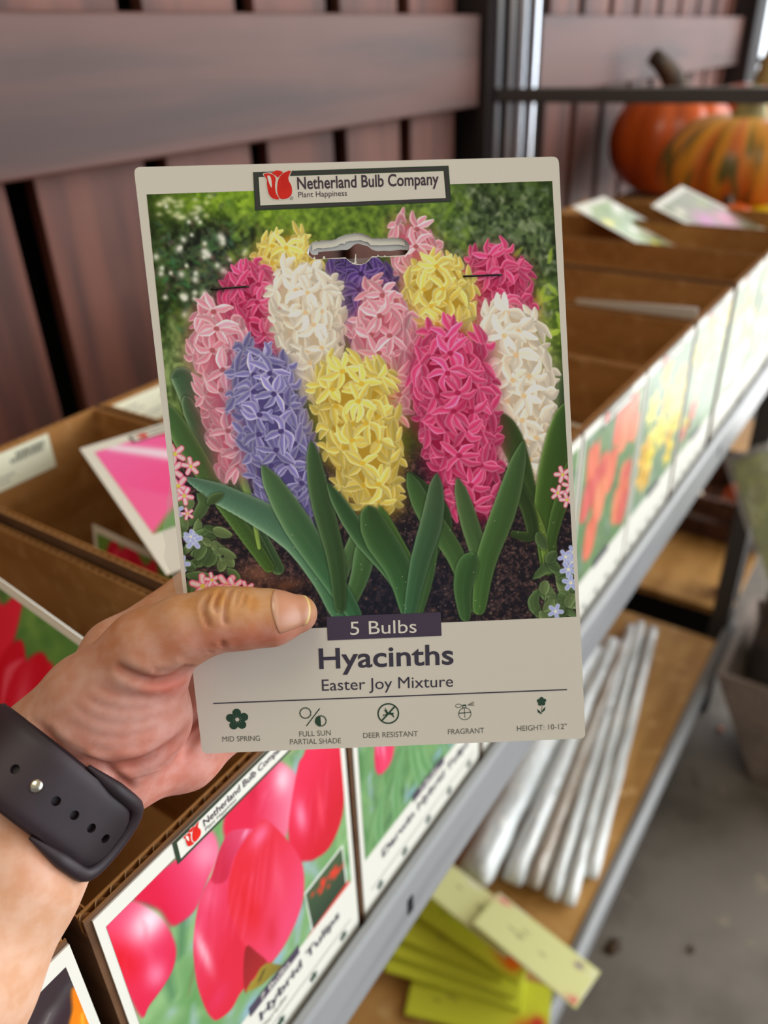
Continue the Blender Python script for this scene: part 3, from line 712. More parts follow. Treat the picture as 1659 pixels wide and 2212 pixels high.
for i in range(40):
    x, y = 6+r.normal(0, 6), 88+r.normal(0, 10); cv.blob((x, y), 2+2*r.random(), 1.6, r.random()*3, [(128, 150, 90), (92, 118, 62), (150, 168, 110)][r.integers(3)], .6)
# soil
soil = np.clip((0.44-yy)/0.06, 0, 1)[..., None]*np.ones_like(nz)
sd = vnoise(cv.ny, cv.nx, 3, 8)*.5+vnoise(cv.ny, cv.nx, 7, 9)*.5
cv.a[:] = cv.a*(1-soil)+soil*(C8((26, 22, 28))+(np.clip(sd-.42, 0, 1)*1.3)[..., None]*C8((110, 74, 60)))
dk = np.exp(-(((xx*W_-70)/30)**2+((yy*H_-12)/16)**2))[..., None]*.55
cv.a[:] = cv.a*(1-dk)+dk*C8((22, 28, 44))
for i in range(900):
    x, y = r.random()*W_, r.random()**1.4*50; c = [(84, 56, 46), (18, 14, 18), (120, 96, 84), (52, 38, 38)][r.integers(4)]
    cv.blob((x, y), .25+.5*r.random(), None, 0, c, .7)
cv.blob((25.26, 20.49), 9, 5, 0, (128, 84, 66), .7); cv.blob((34.39, 15.74), 8, 3, .2, (106, 66, 50), .7)
def leaf(pts, w, mid, edge, mid2=None, edge2=None, prof=None, soft=.18, al=1.0):
    """blade from the soil to the tip"""
    P = spline(pts, 10, False); k = len(P); t = np.linspace(0, 1, 9)
    sel = [tuple(P[int(q*(k-1))]) for q in t]
    mid = tuple(int(q*.80) for q in mid); edge = tuple(int(q*.86) for q in edge); mid2 = tuple(int(q*.86) for q in mid2) if mid2 else None; edge2 = tuple(int(q*.92) for q in edge2) if edge2 else None
    pf = prof or (.5, .62, .75, .88, .97, 1.0, .9, .64, .1)
    cv.stroke(sel, [w*q+.25 for q in pf], tuple(int(q*.45) for q in mid), tuple(int(q*.45) for q in mid), soft=.5, al=al*.55)
    cv.stroke(sel, [w*q for q in pf], mid, edge, mid2, edge2, soft=soft, pw=5.0, al=al, side=-.16)
    for o_ in (-.55, -.25, .3, .6):
        sp_ = [(x+o_*w*.8*(1 if abs(P[-1][1]-P[0][1]) > abs(P[-1][0]-P[0][0]) else .4), y+(0 if abs(P[-1][1]-P[0][1]) > abs(P[-1][0]-P[0][0]) else o_*w*.7)) for x, y in sel[1:7]]
        dk_ = tuple(int(q*.8) for q in mid); cv.stroke(sp_, [.12, .16, .16, .16, .14, .08], dk_, dk_, soft=.25, al=.28*al)
    cv.stroke(sel[:8], [.22]*8, tuple(min(255, q+22) for q in mid), tuple(min(255, q+22) for q in mid), tuple(int(q*.85) for q in (mid2 or mid)), tuple(int(q*.85) for q in (mid2 or mid)), soft=.5, al=.35)
G1, G2 = (74, 104, 58), (104, 134, 84)
# leaves behind the spikes
leaf([(31.75, 21.83), (16.03, 56.69), (7.11, 85.03), (3.98, 87.77)], 4.4, (62, 92, 56), (112, 142, 96), (70, 100, 74), (150, 172, 140))
leaf([(29.52, 23.53), (15.88, 55.13), (8.36, 74.17), (6.0, 81.68)], 3.0, (56, 84, 48), (110, 140, 90), (66, 96, 66), (140, 166, 130))
leaf([(28.62, 22.45), (13.7, 48.91), (3.23, 69.7), (-0.97, 78.86)], 3.8, (70, 102, 44), (100, 130, 64), (76, 110, 66), (128, 156, 104))
leaf([(28.82, 41.96), (23.9, 48.5), (22.28, 56.44), (21.18, 58.06)], 1.4, (120, 156, 60), (150, 180, 90))
leaf([(26.07, 29.3), (24.88, 42.12), (23.41, 51.67), (22.21, 55.66)], 1.2, (150, 186, 86), (120, 156, 70))
leaf([(133.07, 70.2), (134.57, 77.17), (135.48, 84.91)], 3.4, (40, 66, 34), (70, 100, 60))
leaf([(42.88, 75.96), (45.62, 80.51), (47.58, 85.07), (43.85, 87.06)], 2.4, (40, 60, 34), (80, 106, 70))

def petal(cx, cy, a, L, w, bend, mid, edge, sq, out, sh):
    """one strap petal, foreshortened by sq along direction out"""
    p = []
    for t, k in ((0.05, 0), (0.55, .55), (1.0, 1.0)):
        q = np.array((math.cos(a+bend*k), math.sin(a+bend*k)))*L*t
        o = q@out; q = q-out*o*(1-sq); p.append((cx+q[0], cy+q[1]))
    m_ = tuple(np.clip(np.array(mid)*sh, 0, 255)); e_ = tuple(np.clip(np.array(edge)*sh, 0, 255))
    cv.stroke(p, [w*.6, w*1.0, w*.34], m_, e_, soft=.18, pw=1.5, n=16, side=-.12)
def floret(cx, cy, R, out, tilt, mid, edge, heart, dark, sh):
    on = np.array(out); nv = np.hypot(*on); on = on/nv if nv > 0 else np.array((0., 1.))
    cv.blob((cx, cy-R*.2), R*1.0, R*.95, 0, dark, .66)
    a0 = r.random()*6.3; sq = 1-.55*tilt; order = list(range(6)); r.shuffle(order)
    for k in order:
        a = a0+k*PI/3+r.normal(0, .13)
        petal(cx+on[0]*R*.25*tilt, cy+on[1]*R*.25*tilt, a, R*(1.0+.26*r.random()), R*(.18+.05*r.random()), r.normal(0, .6), mid, edge, sq, on, sh*(.86+.24*r.random()))
    if tilt < .7 and heart is not None:
        cv.blob((cx, cy), R*.16, R*.14, 0, heart, .85, hard=2)
def spike(top, bot, hw, R, mid, edge, heart, dark, seed, tone=1.0, base=None):
    global r
    r = np.random.default_rng(seed)
    top = np.array(top); bot = np.array(bot); ax_ = bot-top; L = np.hypot(*ax_); ax_ = ax_/L; pr = np.array((-ax_[1], ax_[0]))
    pr = pr if pr[0] > 0 else -pr
    def hwt(t): return hw*min(1.0, (max(t, 0)/.16)**.5*.86+.14)*(1-.22*max(0, t-.5)/.5)*(1.0 if t < .9 else 1-.45*(t-.9)/.1)
    body = [tuple(top+ax_*L*t-pr*(hwt(t)-R*.55)) for t in np.linspace(.04, .98, 8)]+[tuple(top+ax_*L*t+pr*(hwt(t)-R*.55)) for t in np.linspace(.98, .04, 8)]
    cv.poly(body, dark, base or dark, (tuple(top), tuple(bot)), 1.0, smooth=3)
    fl = []
    step = R*1.10; rows = max(3, int(L/step))
    for i in range(rows+1):
        t = (i+.35)/(rows+.7); hh = max(hwt(t)-R*.55, R*.3); nf = max(2, int(round(2.35*hh/R*1.0))+1)
        for j in range(nf):
            ph = (-1+2*(j+.5*(i % 2))/(nf-.5))*1.25+r.normal(0, .1)
            sx = math.sin(ph)
            p = top+ax_*(L*t+r.normal(0, R*.16))+pr*(hh*sx/math.sin(1.25)*min(1, 1.0)+r.normal(0, R*.08))
            out = pr*sx+ax_*(-.7*(1-t)**2*(1 if t < .3 else .3)+.35*t)
            fl.append((abs(sx)+.3*r.random()+(.25 if t < .12 else 0), t, p, out, min(1, abs(sx)*.95+.1)))
    fl.sort(key=lambda q: -q[0])
    for q in fl:
        sh = tone*(1.08-.16*q[1])*(1-.20*q[4])
        floret(q[2][0], q[2][1], R, q[3], q[4], mid, edge, heart, dark, sh)
PINKL = ((230, 140, 162), (248, 216, 218), (150, 70, 76), (176, 84, 104))
HOT = ((216, 58, 114), (244, 140, 176), (150, 24, 64), (140, 22, 60))
YEL = ((238, 210, 92), (250, 240, 176), (206, 168, 50), (168, 134, 42))
WHT = ((240, 226, 206), (250, 244, 232), (216, 178, 130), (186, 166, 140))
VIO = ((122, 114, 180), (204, 200, 230), (56, 44, 96), (74, 66, 118))
DVI = ((70, 46, 116), (136, 112, 170), (40, 24, 70), (44, 32, 74))
spike((85.73, 135.32), (89.92, 108.06), 8.6, 5.4, *PINKL, 101)
spike((43.25, 132.55), (44.73, 111.16), 11.4, 5.0, *YEL, 102)
spike((68.59, 126.92), (66.0, 100.52), 11.4, 5.4, *DVI, 103)
spike((111.79, 125.47), (116.12, 95.66), 11.8, 5.2, *HOT, 104, .96)
spike((29.83, 123.43), (33.87, 88.66), 10.4, 5.2, *HOT, 105, .97)
spike((93.28, 122.33), (93.72, 95.7), 12.4, 5.4, *YEL, 106)
spike((48.45, 121.9), (51.33, 83.39), 11.8, 5.4, *WHT, 107)
spike((73.9, 115.9), (74.69, 71.64), 11.0, 6.0, *PINKL, 108)
spike((17.04, 111.83), (20.88, 54.93), 9.6, 6.0, *PINKL, 109)
spike((114.37, 107.51), (124.83, 46.03), 12.2, 6.4, *WHT, 110)
# leaves between
leaf([(121.04, 41.4), (117.82, 54.25), (114.23, 65.43), (111.43, 71.33)], 4.0, (60, 86, 40), (84, 110, 58))
leaf([(125.28, 17.87), (125.65, 38.01), (130.91, 60.06), (134.42, 74.37)], 5.0, (70, 100, 36), (98, 126, 62), (56, 84, 40), (120, 144, 80))
leaf([(124.12, 17.43), (128.66, 34.68), (132.82, 45.71), (134.98, 55.95)], 2.6, (66, 96, 42), (96, 122, 66))
leaf([(124.57, 19.52), (123.57, 30.07), (119.39, 40.67), (115.05, 48.01)], 1.9, (120, 150, 62), (146, 170, 92))
leaf([(113.96, 30.47), (120.37, 30.2), (117.94, 43.12), (111.47, 54.5)], 2.4, (52, 72, 36), (80, 100, 56))
leaf([(51.94, 15.31), (49.71, 36.32), (46.46, 53.91), (46.93, 64.89)], 4.0, (44, 68, 40), (66, 92, 54), (64, 88, 58), (100, 124, 86))
spike((31.13, 97.65), (39.29, 35.15), 12.6, 6.2, *VIO, 111)
spike((61.19, 93.04), (67.11, 41.19), 13.8, 6.2, *YEL, 112)
spike((94.64, 102.1), (100.05, 38.26), 14.2, 6.4, *HOT, 113)
# front leaves
leaf([(79.2, 4.36), (84.62, 23.63), (90.43, 37.85), (79.63, 53.39)], 2.6, (50, 76, 42), (74, 100, 60))
leaf([(97.83, 5.19), (93.42, 23.26), (84.19, 39.7), (79.12, 52.93)], 3.8, (74, 108, 58), (100, 130, 80), (66, 96, 54), (92, 120, 76))
leaf([(51.14, 5.59), (53.48, 18.48), (59.62, 31.11), (62.77, 40.57)], 2.6, (84, 116, 72), (110, 140, 100))
leaf([(53.47, 4.67), (59.25, 16.62), (62.55, 27.78), (64.89, 37.3)], 3.6, (74, 112, 64), (110, 142, 100))
leaf([(51.8, 3.93), (45.98, 20.42), (33.11, 37.0), (3.71, 54.35)], 4.4, (72, 120, 80), (108, 146, 112), (90, 126, 104), (150, 178, 150), prof=(.55, .8, .95, 1.05, 1.1, 1.15, 1.1, .85, .12))
leaf([(56.67, 4.53), (47.7, 21.96), (38.13, 39.99), (29.9, 57.24)], 5.0, (58, 108, 70), (96, 140, 104), (82, 112, 74), (128, 152, 112))
leaf([(52.07, 7.18), (51.95, 25.0), (48.28, 47.52), (46.93, 64.89)], 3.7, (56, 84, 48), (84, 110, 72), (66, 92, 58), (104, 130, 92))
leaf([(77.05, 3.64), (71.36, 17.72), (59.88, 34.3), (51.39, 50.56)], 3.4, (62, 106, 64), (92, 134, 92), (56, 86, 52), (124, 150, 110))
leaf([(79.14, 3.55), (77.76, 17.45), (72.34, 30.58), (68.44, 41.94)], 2.8, (84, 122, 56), (106, 140, 80))
leaf([(75.93, 3.69), (73.4, 19.26), (66.9, 32.41), (64.44, 41.62)], 5.4, (60, 106, 62), (92, 134, 90), (58, 84, 46), (96, 120, 76))
leaf([(79.14, 3.55), (83.36, 17.21), (85.09, 30.05), (83.28, 38.14)], 2.4, (70, 106, 60), (96, 128, 80))
leaf([(75.93, 3.69), (80.39, 20.58), (86.46, 38.01), (88.75, 52.23)], 3.8, (62, 108, 72), (92, 132, 98), (72, 92, 64), (110, 130, 98))
leaf([(101.11, 5.86), (102.02, 19.66), (98.4, 37.52), (95.77, 50.37)], 3.2, (70, 108, 58), (98, 130, 80), (78, 100, 62), (112, 132, 92))
leaf([(100.19, 4.27), (103.73, 21.21), (112.26, 41.75), (119.1, 62.09)], 4.2, (76, 116, 56), (104, 138, 78), (66, 92, 54), (110, 134, 94))
leaf([(95.19, 2.03), (95.05, 11.84), (97.2, 19.87), (99.02, 23.02)], 3.8, (64, 100, 56), (90, 122, 76))
# small plants in the corners
def small_leaf(pts, w, c=(104, 130, 78)):
    leaf(pts, w, c, tuple(min(255, q+26) for q in c), prof=(.25, .6, .9, 1.05, 1.05, .95, .75, .42, .06), soft=.14)
for p in [[(126.04, 17.02), (124.47, 17.9), (119.4, 14.05)], [(133.57, 6.91), (129.98, 15.23), (124.57, 19.52)], [(133.53, 0.35), (127.0, 5.56), (120.77, 9.92)], [(121.05, 0.9), (119.24, 5.9), (121.63, 10.7)], [(126.72, 0.65), (129.52, 7.09), (133.79, 10.99)], [(123.53, 1.61), (125.48, 7.26), (124.14, 12.22)], [(133.87, 3.62), (131.14, 7.02), (127.56, 15.33)], [(3.2, 38.23), (8.61, 45.16), (6.65, 49.19)], [(0.07, 46.29), (3.13, 45.38), (4.85, 46.89)], [(0.66, 28.76), (5.24, 34.96), (6.26, 40.49)], [(1.85, 32.71), (7.6, 34.87), (11.22, 36.31)], [(2.95, 27.87), (8.7, 30.03), (14.7, 29.78)], [(1.84, 24.7), (9.89, 25.97), (15.48, 23.0)], [(0.65, 20.73), (6.1, 19.7), (13.86, 17.75)], [(0.52, 35.16), (1.0, 39.91), (-0.41, 41.56)], [(0.24, 16.72), (5.7, 15.68), (11.85, 16.71)]]:
    small_leaf([p[0], p[1], p[2]], 1.9, [(96, 124, 74), (116, 140, 88), (84, 110, 66)][r.integers(3)])
for i in range(46):
    x, y = ((6.81, 26.9) if i % 2 else (127.86, 6.34)); x += r.normal(0, 6.0 if i % 2 else 4.5); y += r.normal(0, 8); a = r.random()*6.3; L = 3.5+3*r.random()
    small_leaf([(x, y), (x+L*.5*math.cos(a)+r.normal(0, .4), y+L*.5*math.sin(a)), (x+L*math.cos(a), y+L*math.sin(a))], 1.2+.7*r.random(), [(92, 118, 70), (112, 134, 84), (78, 102, 60)][r.integers(3)])
def star(c, R, col, edge, eye, n=5, al=1.0):
    a0 = r.random()*6
    for k in range(n):
        a = a0+k*2*PI/n
        cv.stroke([c, (c[0]+R*.5*math.cos(a), c[1]+R*.5*math.sin(a)), (c[0]+R*math.cos(a), c[1]+R*math.sin(a))], [R*.14, R*.36, R*.34], col, edge, soft=.2, n=6, al=al)
    cv.blob(c, R*.22, None, 0, eye, 1, hard=2)
for p, q in [((3.77, 32.95), 2.6), ((-1.0, 24.82), 2.4), ((131.47, 21.66), 2.2), ((133.46, 19.63), 2.0), ((132.18, 17.09), 2.4), ((134.14, 23.17), 2.0), ((132.73, 12.34), 2.4), ((126.81, 2.29), 2.2), ((-0.84, 43.48), 2.0), ((3.11, 34.25), 2.0)]:
    star(p, q, (150, 158, 214), (196, 202, 238), (240, 230, 180))
for p, q in [((5.48, 16.66), 3.6), ((8.87, 18.77), 2.2), ((13.75, 16.62), 3.4), ((16.07, 15.88), 3.0), ((20.29, 15.05), 2.4), ((0.66, 62.78), 3.0), ((-0.84, 57.36), 3.2), ((0.63, 51.8), 3.2), ((5.53, 58.36), 2.6), ((2.33, 48.42), 2.6), ((131.97, 50.52), 2.4), ((134.46, 46.44), 2.4), ((130.01, 44.23), 2.2), ((133.07, 41.71), 2.2), ((2.81, 42.22), 1.8)]:
    star(p, q, (242, 206, 208), (214, 60, 110), (196, 190, 70), 5, .9)
for i in range(60):
    x, y = r.random()*W_, 2+r.random()*34; cv.blob((x, y), .22, None, 0, (196, 180, 160), .7)
QP = [(2.32, 47.42), (139.81, 43.92), (136.21, 193.54), (1.99, 196.96)]
print_mesh('picture', cv, M['gloss_print'], pk, 0.00006, gain=1.46, hole=SLOT, quad=QP)

# ---- brand banner, lettering, icons
def shp(name, pts, m, z, parent=pk, holes=()): return flat_shape(name, [mmv(pts)]+[mmv(h) for h in holes], z, 0.00003, m, parent)
ban = shp('brand_banner', [(37.49, 201.93), (101.95, 200.32), (102.29, 188.84), (37.06, 189.8)], M['green_frame'], 0.00014)
shp('banner_line', [(38.05, 201.32), (101.31, 199.77), (101.54, 189.33), (37.72, 190.36)], M['ink'], 0.00002, ban, [[(38.47, 200.86), (100.83, 199.36), (101.1, 189.8), (38.22, 190.77)]])
shp('banner_field', [(39.18, 200.24), (100.18, 198.67), (100.5, 190.13), (39.03, 191.31)], M['cream_card'], 0.00004, ban)
ep = (40.37, 192.7)
emblem(ban, ep[0]+.3, ep[1], 9.4, 0.00010)
text('lettering', 'Netherland Bulb Company', (51.65, 195.72), (98.42, 194.52), 3.7, M['ink'], ban, 0.00012, 0.018)
text('lettering', 'Plant Happiness', (51.75, 193.08), (67.84, 192.74), 1.75, M['ink'], ban, 0.00012)
text('lettering', '®', (48.79, 192.51), (50.01, 192.44), 1.1, M['grey_ink'], ban, 0.00012)
bar = shp('count_bar', [(50.65, 50.15), (91.26, 49.02), (91.13, 40.31), (50.34, 41.47)], M['bulbs_bar'], 0.00014)
text('lettering', '5 Bulbs', (58.57, 42.95), (82.25, 42.13), 4.8, M['pale_ink'], bar, 0.00006)
text('lettering', 'Hyacinths', (46.6, 31.23), (94.91, 29.51), 7.3, M['slate_ink'], pk, 0.0001, 0.016)
text('lettering', 'Easter Joy Mixture', (46.98, 22.87), (94.3, 21.02), 4.2, M['slate_ink'], pk, 0.0001)
for s_, a, b in (('MID SPRING', (9.59, 6.26), (23.14, 5.61)), ('FULL SUN', (37.49, 6.15), (48.92, 5.84)), ('PARTIAL SHADE', (33.9, 3.4), (52.4, 2.56)), ('DEER RESISTANT', (60.6, 3.91), (80.51, 3.15)), ('FRAGRANT', (91.52, 3.05), (104.73, 2.61)), ('HEIGHT: 10-12"', (116.79, 2.43), (134.99, 1.98))):
    text('lettering', s_, a, b, 2.0, M['grey_ink'], pk, 0.0001)
shp('rule_line', [(7.62, 21.18), (135.63, 17.16), (135.62, 16.72), (7.58, 20.75)], M['slate_ink'], 0.0001)
def circ(c, R, n=40): return [(c[0]+R*math.cos(t), c[1]+R*math.sin(t)) for t in np.linspace(0, 2*PI, n, endpoint=False)]
def ring(name, c, R, w, parent=pk): return shp(name, circ(c, R), M['green_ink'], 0.0001, parent, [circ(c, R-w)])
def seg(a, b, w):
    a = np.array(a); b = np.array(b); d = (b-a)/np.hypot(*(b-a)); nv = np.array((-d[1], d[0]))*w/2
    return [tuple(a+nv), tuple(b+nv), tuple(b-nv), tuple(a-nv)]
def petals(name, c, R, pr, n, holes=True):
    P = []
    for t in np.linspace(0, 2*PI, 90, endpoint=False):
        best = 0
        for k in range(n):
            a = PI/2+k*2*PI/n; d = t-a; px = (R-pr)*math.cos(d); dd = pr*pr-((R-pr)*math.sin(d))**2
            if dd > 0 and px > 0: best = max(best, px+math.sqrt(dd))
        P.append((c[0]+max(best, R*.35)*math.cos(t), c[1]+max(best, R*.35)*math.sin(t)))
    hs = []
    if holes:
        hs = [circ(c, R*.19, 16)]+[circ((c[0]+R*.33*math.cos(a), c[1]+R*.33*math.sin(a)), R*.035, 6) for a in np.linspace(0, 2*PI, 10, endpoint=False)]
    return shp(name, P, M['green_ink'], 0.0001, pk, hs)
petals('blossom_icon', (15.67, 14.28), 4.1, 1.55, 5)
def sun(c, half):
    P = []
    for k in range(48):
        a = 2*PI*k/48; P.append((c[0]+(2.35 if k % 2 == 0 else 1.9)*math.cos(a), c[1]+(2.35 if k % 2 == 0 else 1.9)*math.sin(a)))
    hole = circ(c, 1.75) if not half else [(c[0]+1.75*math.cos(t), c[1]+1.75*math.sin(t)) for t in np.linspace(-PI/2, PI/2, 24)]
    shp('sun_icon', P, M['green_ink'], 0.0001, pk, [hole])
sun((40.35, 14.94), False); sun((45.64, 11.56), True)
shp('slash_icon', seg((40.31, 10.01), (45.65, 16.31), .35), M['green_ink'], 0.0001)
dc = (70.27, 12.58)
ring('no_deer_ring', dc, 3.95, .5)
shp('no_deer_slash', seg((dc[0]-2.7, dc[1]-2.7), (dc[0]+2.7, dc[1]+2.7), .55), M['green_ink'], 0.00016)
dp = [(-1.15,2.3),(-.95,1.6),(-1.3,1.35),(-1.55,1.05),(-1.1,1.0),(-.9,.5),(-.75,-.1),(-1.3,-.35),(-1.9,-.25),(-1.95,-.75),(-1.65,-.85),(-1.6,-.5),(-.8,-.65),(.3,-.4),(1.2,-.7),(1.9,-1.7),(2.1,-1.6),(1.75,-.5),(2.0,.1),(1.5,.2),(.4,.35),(-.2,.6),(-.45,1.3),(-.55,1.7),(-.85,1.5),(-.75,2.0),(-.95,2.2)]
shp('deer_icon', [(dc[0]+x, dc[1]+y) for x, y in dp], M['green_ink'], 0.00012)
pc_ = (97.99, 10.55)
ring('perfume_icon', (pc_[0]+.05, pc_[1]-.1), 2.35, .2)
shp('perfume_icon', seg((pc_[0]-2.2, pc_[1]+.25), (pc_[0]+2.2, pc_[1]+.35), .3), M['green_ink'], 0.0001)
shp('perfume_icon', seg((pc_[0], pc_[1]-1.6), (pc_[0], pc_[1]+1.9), .18), M['green_ink'], 0.0001)
shp('perfume_icon', [(pc_[0]-.75, pc_[1]+2.1), (pc_[0]+.75, pc_[1]+2.1), (pc_[0]+.65, pc_[1]+3.4), (pc_[0]-.65, pc_[1]+3.4)], M['green_ink'], 0.0001, pk, [[(pc_[0]-.5, pc_[1]+2.3), (pc_[0]+.5, pc_[1]+2.3), (pc_[0]+.45, pc_[1]+2.85), (pc_[0]-.45, pc_[1]+2.85)]])
shp('perfume_icon', [(pc_[0]-2.1+1.15*math.cos(t), pc_[1]+3.1+.75*math.sin(t)) for t in np.linspace(0, 2*PI, 24, endpoint=False)], M['green_ink'], 0.0001, pk, [[(pc_[0]-2.1+1.0*math.cos(t), pc_[1]+3.1+.6*math.sin(t)) for t in np.linspace(0, 2*PI, 24, endpoint=False)]])
for k in range(5): shp('perfume_spray', seg((pc_[0]+1.2, pc_[1]+3.1), (pc_[0]+3.6, pc_[1]+2.7+.42*k), .1), M['grey_ink'], 0.0001)
fc = (126.19, 13.09)
petals('height_icon', fc, 1.75, .72, 5, False)
shp('height_icon', seg((fc[0]+.2, fc[1]-1.2), (fc[0]-.3, fc[1]-4.9), .14), M['green_ink'], 0.0001)
for sx, yy_ in ((-1, -4.0), (1, -3.4)):
    P = [(fc[0]-.2, fc[1]+yy_-.9), (fc[0]-.2+sx*.5, fc[1]+yy_+.3), (fc[0]-.2+sx*1.5, fc[1]+yy_+1.3), (fc[0]-.2+sx*1.3, fc[1]+yy_)]
    shp('height_icon', P, M['green_ink'], 0.0001)
# staples
M['staple'] = mat('staple_wire', srgb(60, 58, 56), 0.3, 0.9)
for a, b in (((20.39, 165.42), (32.81, 165.58)), ((105.26, 164.57), (117.94, 164.27))):
    a = np.array(a)*.001; b = np.array(b)*.001; d = (b-a)*.06
    st = MB().tube([(a[0]+d[0]*.2, a[1], -.0012), (a[0], a[1], .0002), (a[0]+d[0], a[1]+d[1], .00045), (b[0]-d[0], b[1]-d[1], .00045), (b[0], b[1], .0002), (b[0]-d[0]*.2, b[1], -.0012)], 0.00032, 8)
    st.build('staple', M['staple'], pk, smooth=True)
# crumpled clear bag behind the card, its left edge peeping out
nu, nv = 46, 70; vs = []; fs = []
for sgn in (1, -1):
    for j in range(nv):
        for i_ in range(nu):
            u = i_/(nu-1.0); v = j/(nv-1.0)
            x = (-0.5+u*137)*.001; y = (24+v*150)*.001
            edge = min(1, 8*u*(1-u))*min(1, 7*v*(1-v)); fold = mnoise.noise(Vector((u*7, v*9, 2.0*sgn)))+.5*mnoise.noise(Vector((u*19, v*21, 5.0)))
            if u < .12:
                k = (1-u/.12); x -= k*.001*max(0, 6.2*math.exp(-((v-.36)/.13)**2)+1.6*mnoise.noise(Vector((0, v*26, 1)))*math.exp(-((v-.36)/.2)**2))
            z = -.0085+sgn*(.0062*edge+.0012*fold*edge)
            z = min(z, -.0012)
            vs.append((x, y, z))
    o_ = 0 if sgn == 1 else nu*nv
    for j in range(nv-1):
        for i_ in range(nu-1):
            q = (o_+j*nu+i_, o_+j*nu+i_+1, o_+(j+1)*nu+i_+1, o_+(j+1)*nu+i_); fs.append(q if sgn == 1 else q[::-1])
MB().add(vs, fs).build('plastic_bag', M['clear'], pk, smooth=True)

# ------------------------------------------------------------------ the hand (local mm: x right, y up, z towards the reader)
HAND = Matrix([[0.556961, 0.435494, -0.707205], [-0.829925, 0.259094, -0.49406], [-0.031928, 0.862099, 0.505733]]).to_4x4(); HAND.translation = (0.0882, 0.2037, 1.2384)
# tapered bones: (start, radius, end, radius, blend)
BONES = [
 ((11.2, 22.5, -7.0), 19.0, (-3.8, 5.0, -9.0), 20.0, 0),          # wrist, thumb side
 ((-3.8, 5.0, -9.0), 20.0, (-18.2, -11.2, -7.0), 20.0, 8),
 ((-18.2, -11.2, -7.0), 20.0, (-33.0, -40.7, 12.0), 25.0, 10),
 ((-33.0, -40.7, 12.0), 25.0, (-44.5, -87.4, 35.0), 29.0, 10),
 ((16.6, -1.4, -19.0), 13.5, (7.0, -4.4, -13.0), 16.5, 8),           # heel of the hand, little finger side
 ((7.0, -4.4, -13.0), 16.5, (-3.3, -18.8, -6.0), 17.5, 9),
 ((-3.3, -18.8, -6.0), 17.5, (-8.9, -30.3, 7.0), 20.5, 8),
 ((-8.9, -30.3, 7.0), 20.5, (-23.9, -56.1, 20.0), 26.0, 10),
 ((-23.9, -56.1, 20.0), 26.0, (-42.4, -93.2, 38.0), 31.0, 10),
 ((-4.2, 8.3, -20.0), 13.0, (10.4, 37.2, -37.0), 11.5, 8),            # index metacarpal
 ((10.4, 37.2, -37.0), 11.5, (38.3, 58.3, -50.0), 10.5, 7),
 ((38.3, 58.3, -50.0), 10.0, (56.4, 70.0, -52.0), 8.6, 4),
 ((56.4, 70.0, -52.0), 8.6, (71.9, 77.2, -41.0), 7.8, 2.5),
 ((71.9, 77.2, -41.0), 7.8, (82.4, 81.2, -34.5), 6.6, 2.5),
 ((0.1, 1.0, -22.0), 13.0, (45.6, 37.8, -55.0), 11.0, 9),           # middle
 ((45.6, 37.8, -55.0), 10.2, (67.2, 50.2, -55.0), 8.8, 4),
 ((67.2, 50.2, -55.0), 8.8, (86.1, 59.0, -43.0), 8.0, 2.5),
 ((86.1, 59.0, -43.0), 8.0, (98.2, 63.6, -36.0), 6.8, 2.5),
 ((3.4, -4.1, -22.0), 13.0, (48.1, 21.5, -52.0), 11.0, 9),           # ring
 ((48.1, 21.5, -52.0), 9.8, (69.3, 29.6, -53.0), 8.4, 4),
 ((69.3, 29.6, -53.0), 8.4, (87.0, 37.3, -43.0), 7.6, 2.5),
 ((87.0, 37.3, -43.0), 7.6, (97.6, 41.2, -36.5), 6.4, 2.5),
 ((19.3, -0.9, -20.0), 15.0, (36.9, -1.8, -37.0), 12.0, 9),            # little
 ((36.9, -1.8, -37.0), 12.0, (47.8, 4.6, -46.0), 10.5, 8),
 ((47.8, 4.6, -46.0), 9.0, (63.6, 10.3, -48.0), 7.6, 4),
 ((63.6, 10.3, -48.0), 7.6, (76.2, 16.1, -42.0), 6.8, 2.5),
 ((76.2, 16.1, -42.0), 6.8, (84.5, 20.2, -37.0), 5.8, 2.5),
 ((33.1, 36.1, -7.0), 13.0, (22.5, 22.3, -11.0), 20.5, 6),           # ball of the thumb
 ((22.5, 22.3, -11.0), 20.5, (6.8, 11.7, -13.0), 19.5, 6),
 ((33.0, 16.1, -16.0), 10.0, (25.6, 11.1, -16.0), 12.0, 8),
 ((16.3, 28.1, -7.0), 16.5, (32.2, 44.1, -3.5), 13.2, 6),          # thumb
 ((32.2, 44.1, -3.5), 13.2, (44.7, 50.7, -2.5), 11.6, 6),
 ((44.7, 50.7, -2.5), 11.6, (56.4, 54.6, -2.8), 10.4, 4),
 ((56.4, 54.6, -2.8), 10.4, (65.7, 54.8, -4.0), 9.9, 4),
 ((65.7, 54.8, -4.0), 9.9, (75.0, 54.9, -5.2), 9.3, 4),
 ((75.0, 54.9, -5.2), 9.3, (83.4, 56.0, -7.0), 6.7, 3),
]
BA = np.array([b[0] for b in BONES], float); BB = np.array([b[2] for b in BONES], float)
def sdf(P):
    d = None
    for i, (a, ra, b, rb, k) in enumerate(BONES):
        ab = BB[i]-BA[i]; L2 = ab@ab; q = P-BA[i]
        t = np.clip((q@ab)/L2, 0, 1)
        e = q-t[..., None]*ab
        s = np.sqrt((e*e).sum(-1))-(ra+(rb-ra)*t)
        if d is None: d = s
        else:
            k = max(k, 0.5); h = np.clip(0.5+0.5*(d-s)/k, 0, 1); d = d*(1-h)+s*h-k*h*(1-h)
    return d
STEP = 1.7
lo = np.minimum(BA, BB).min(0)-34; hi = np.maximum(BA, BB).max(0)+34
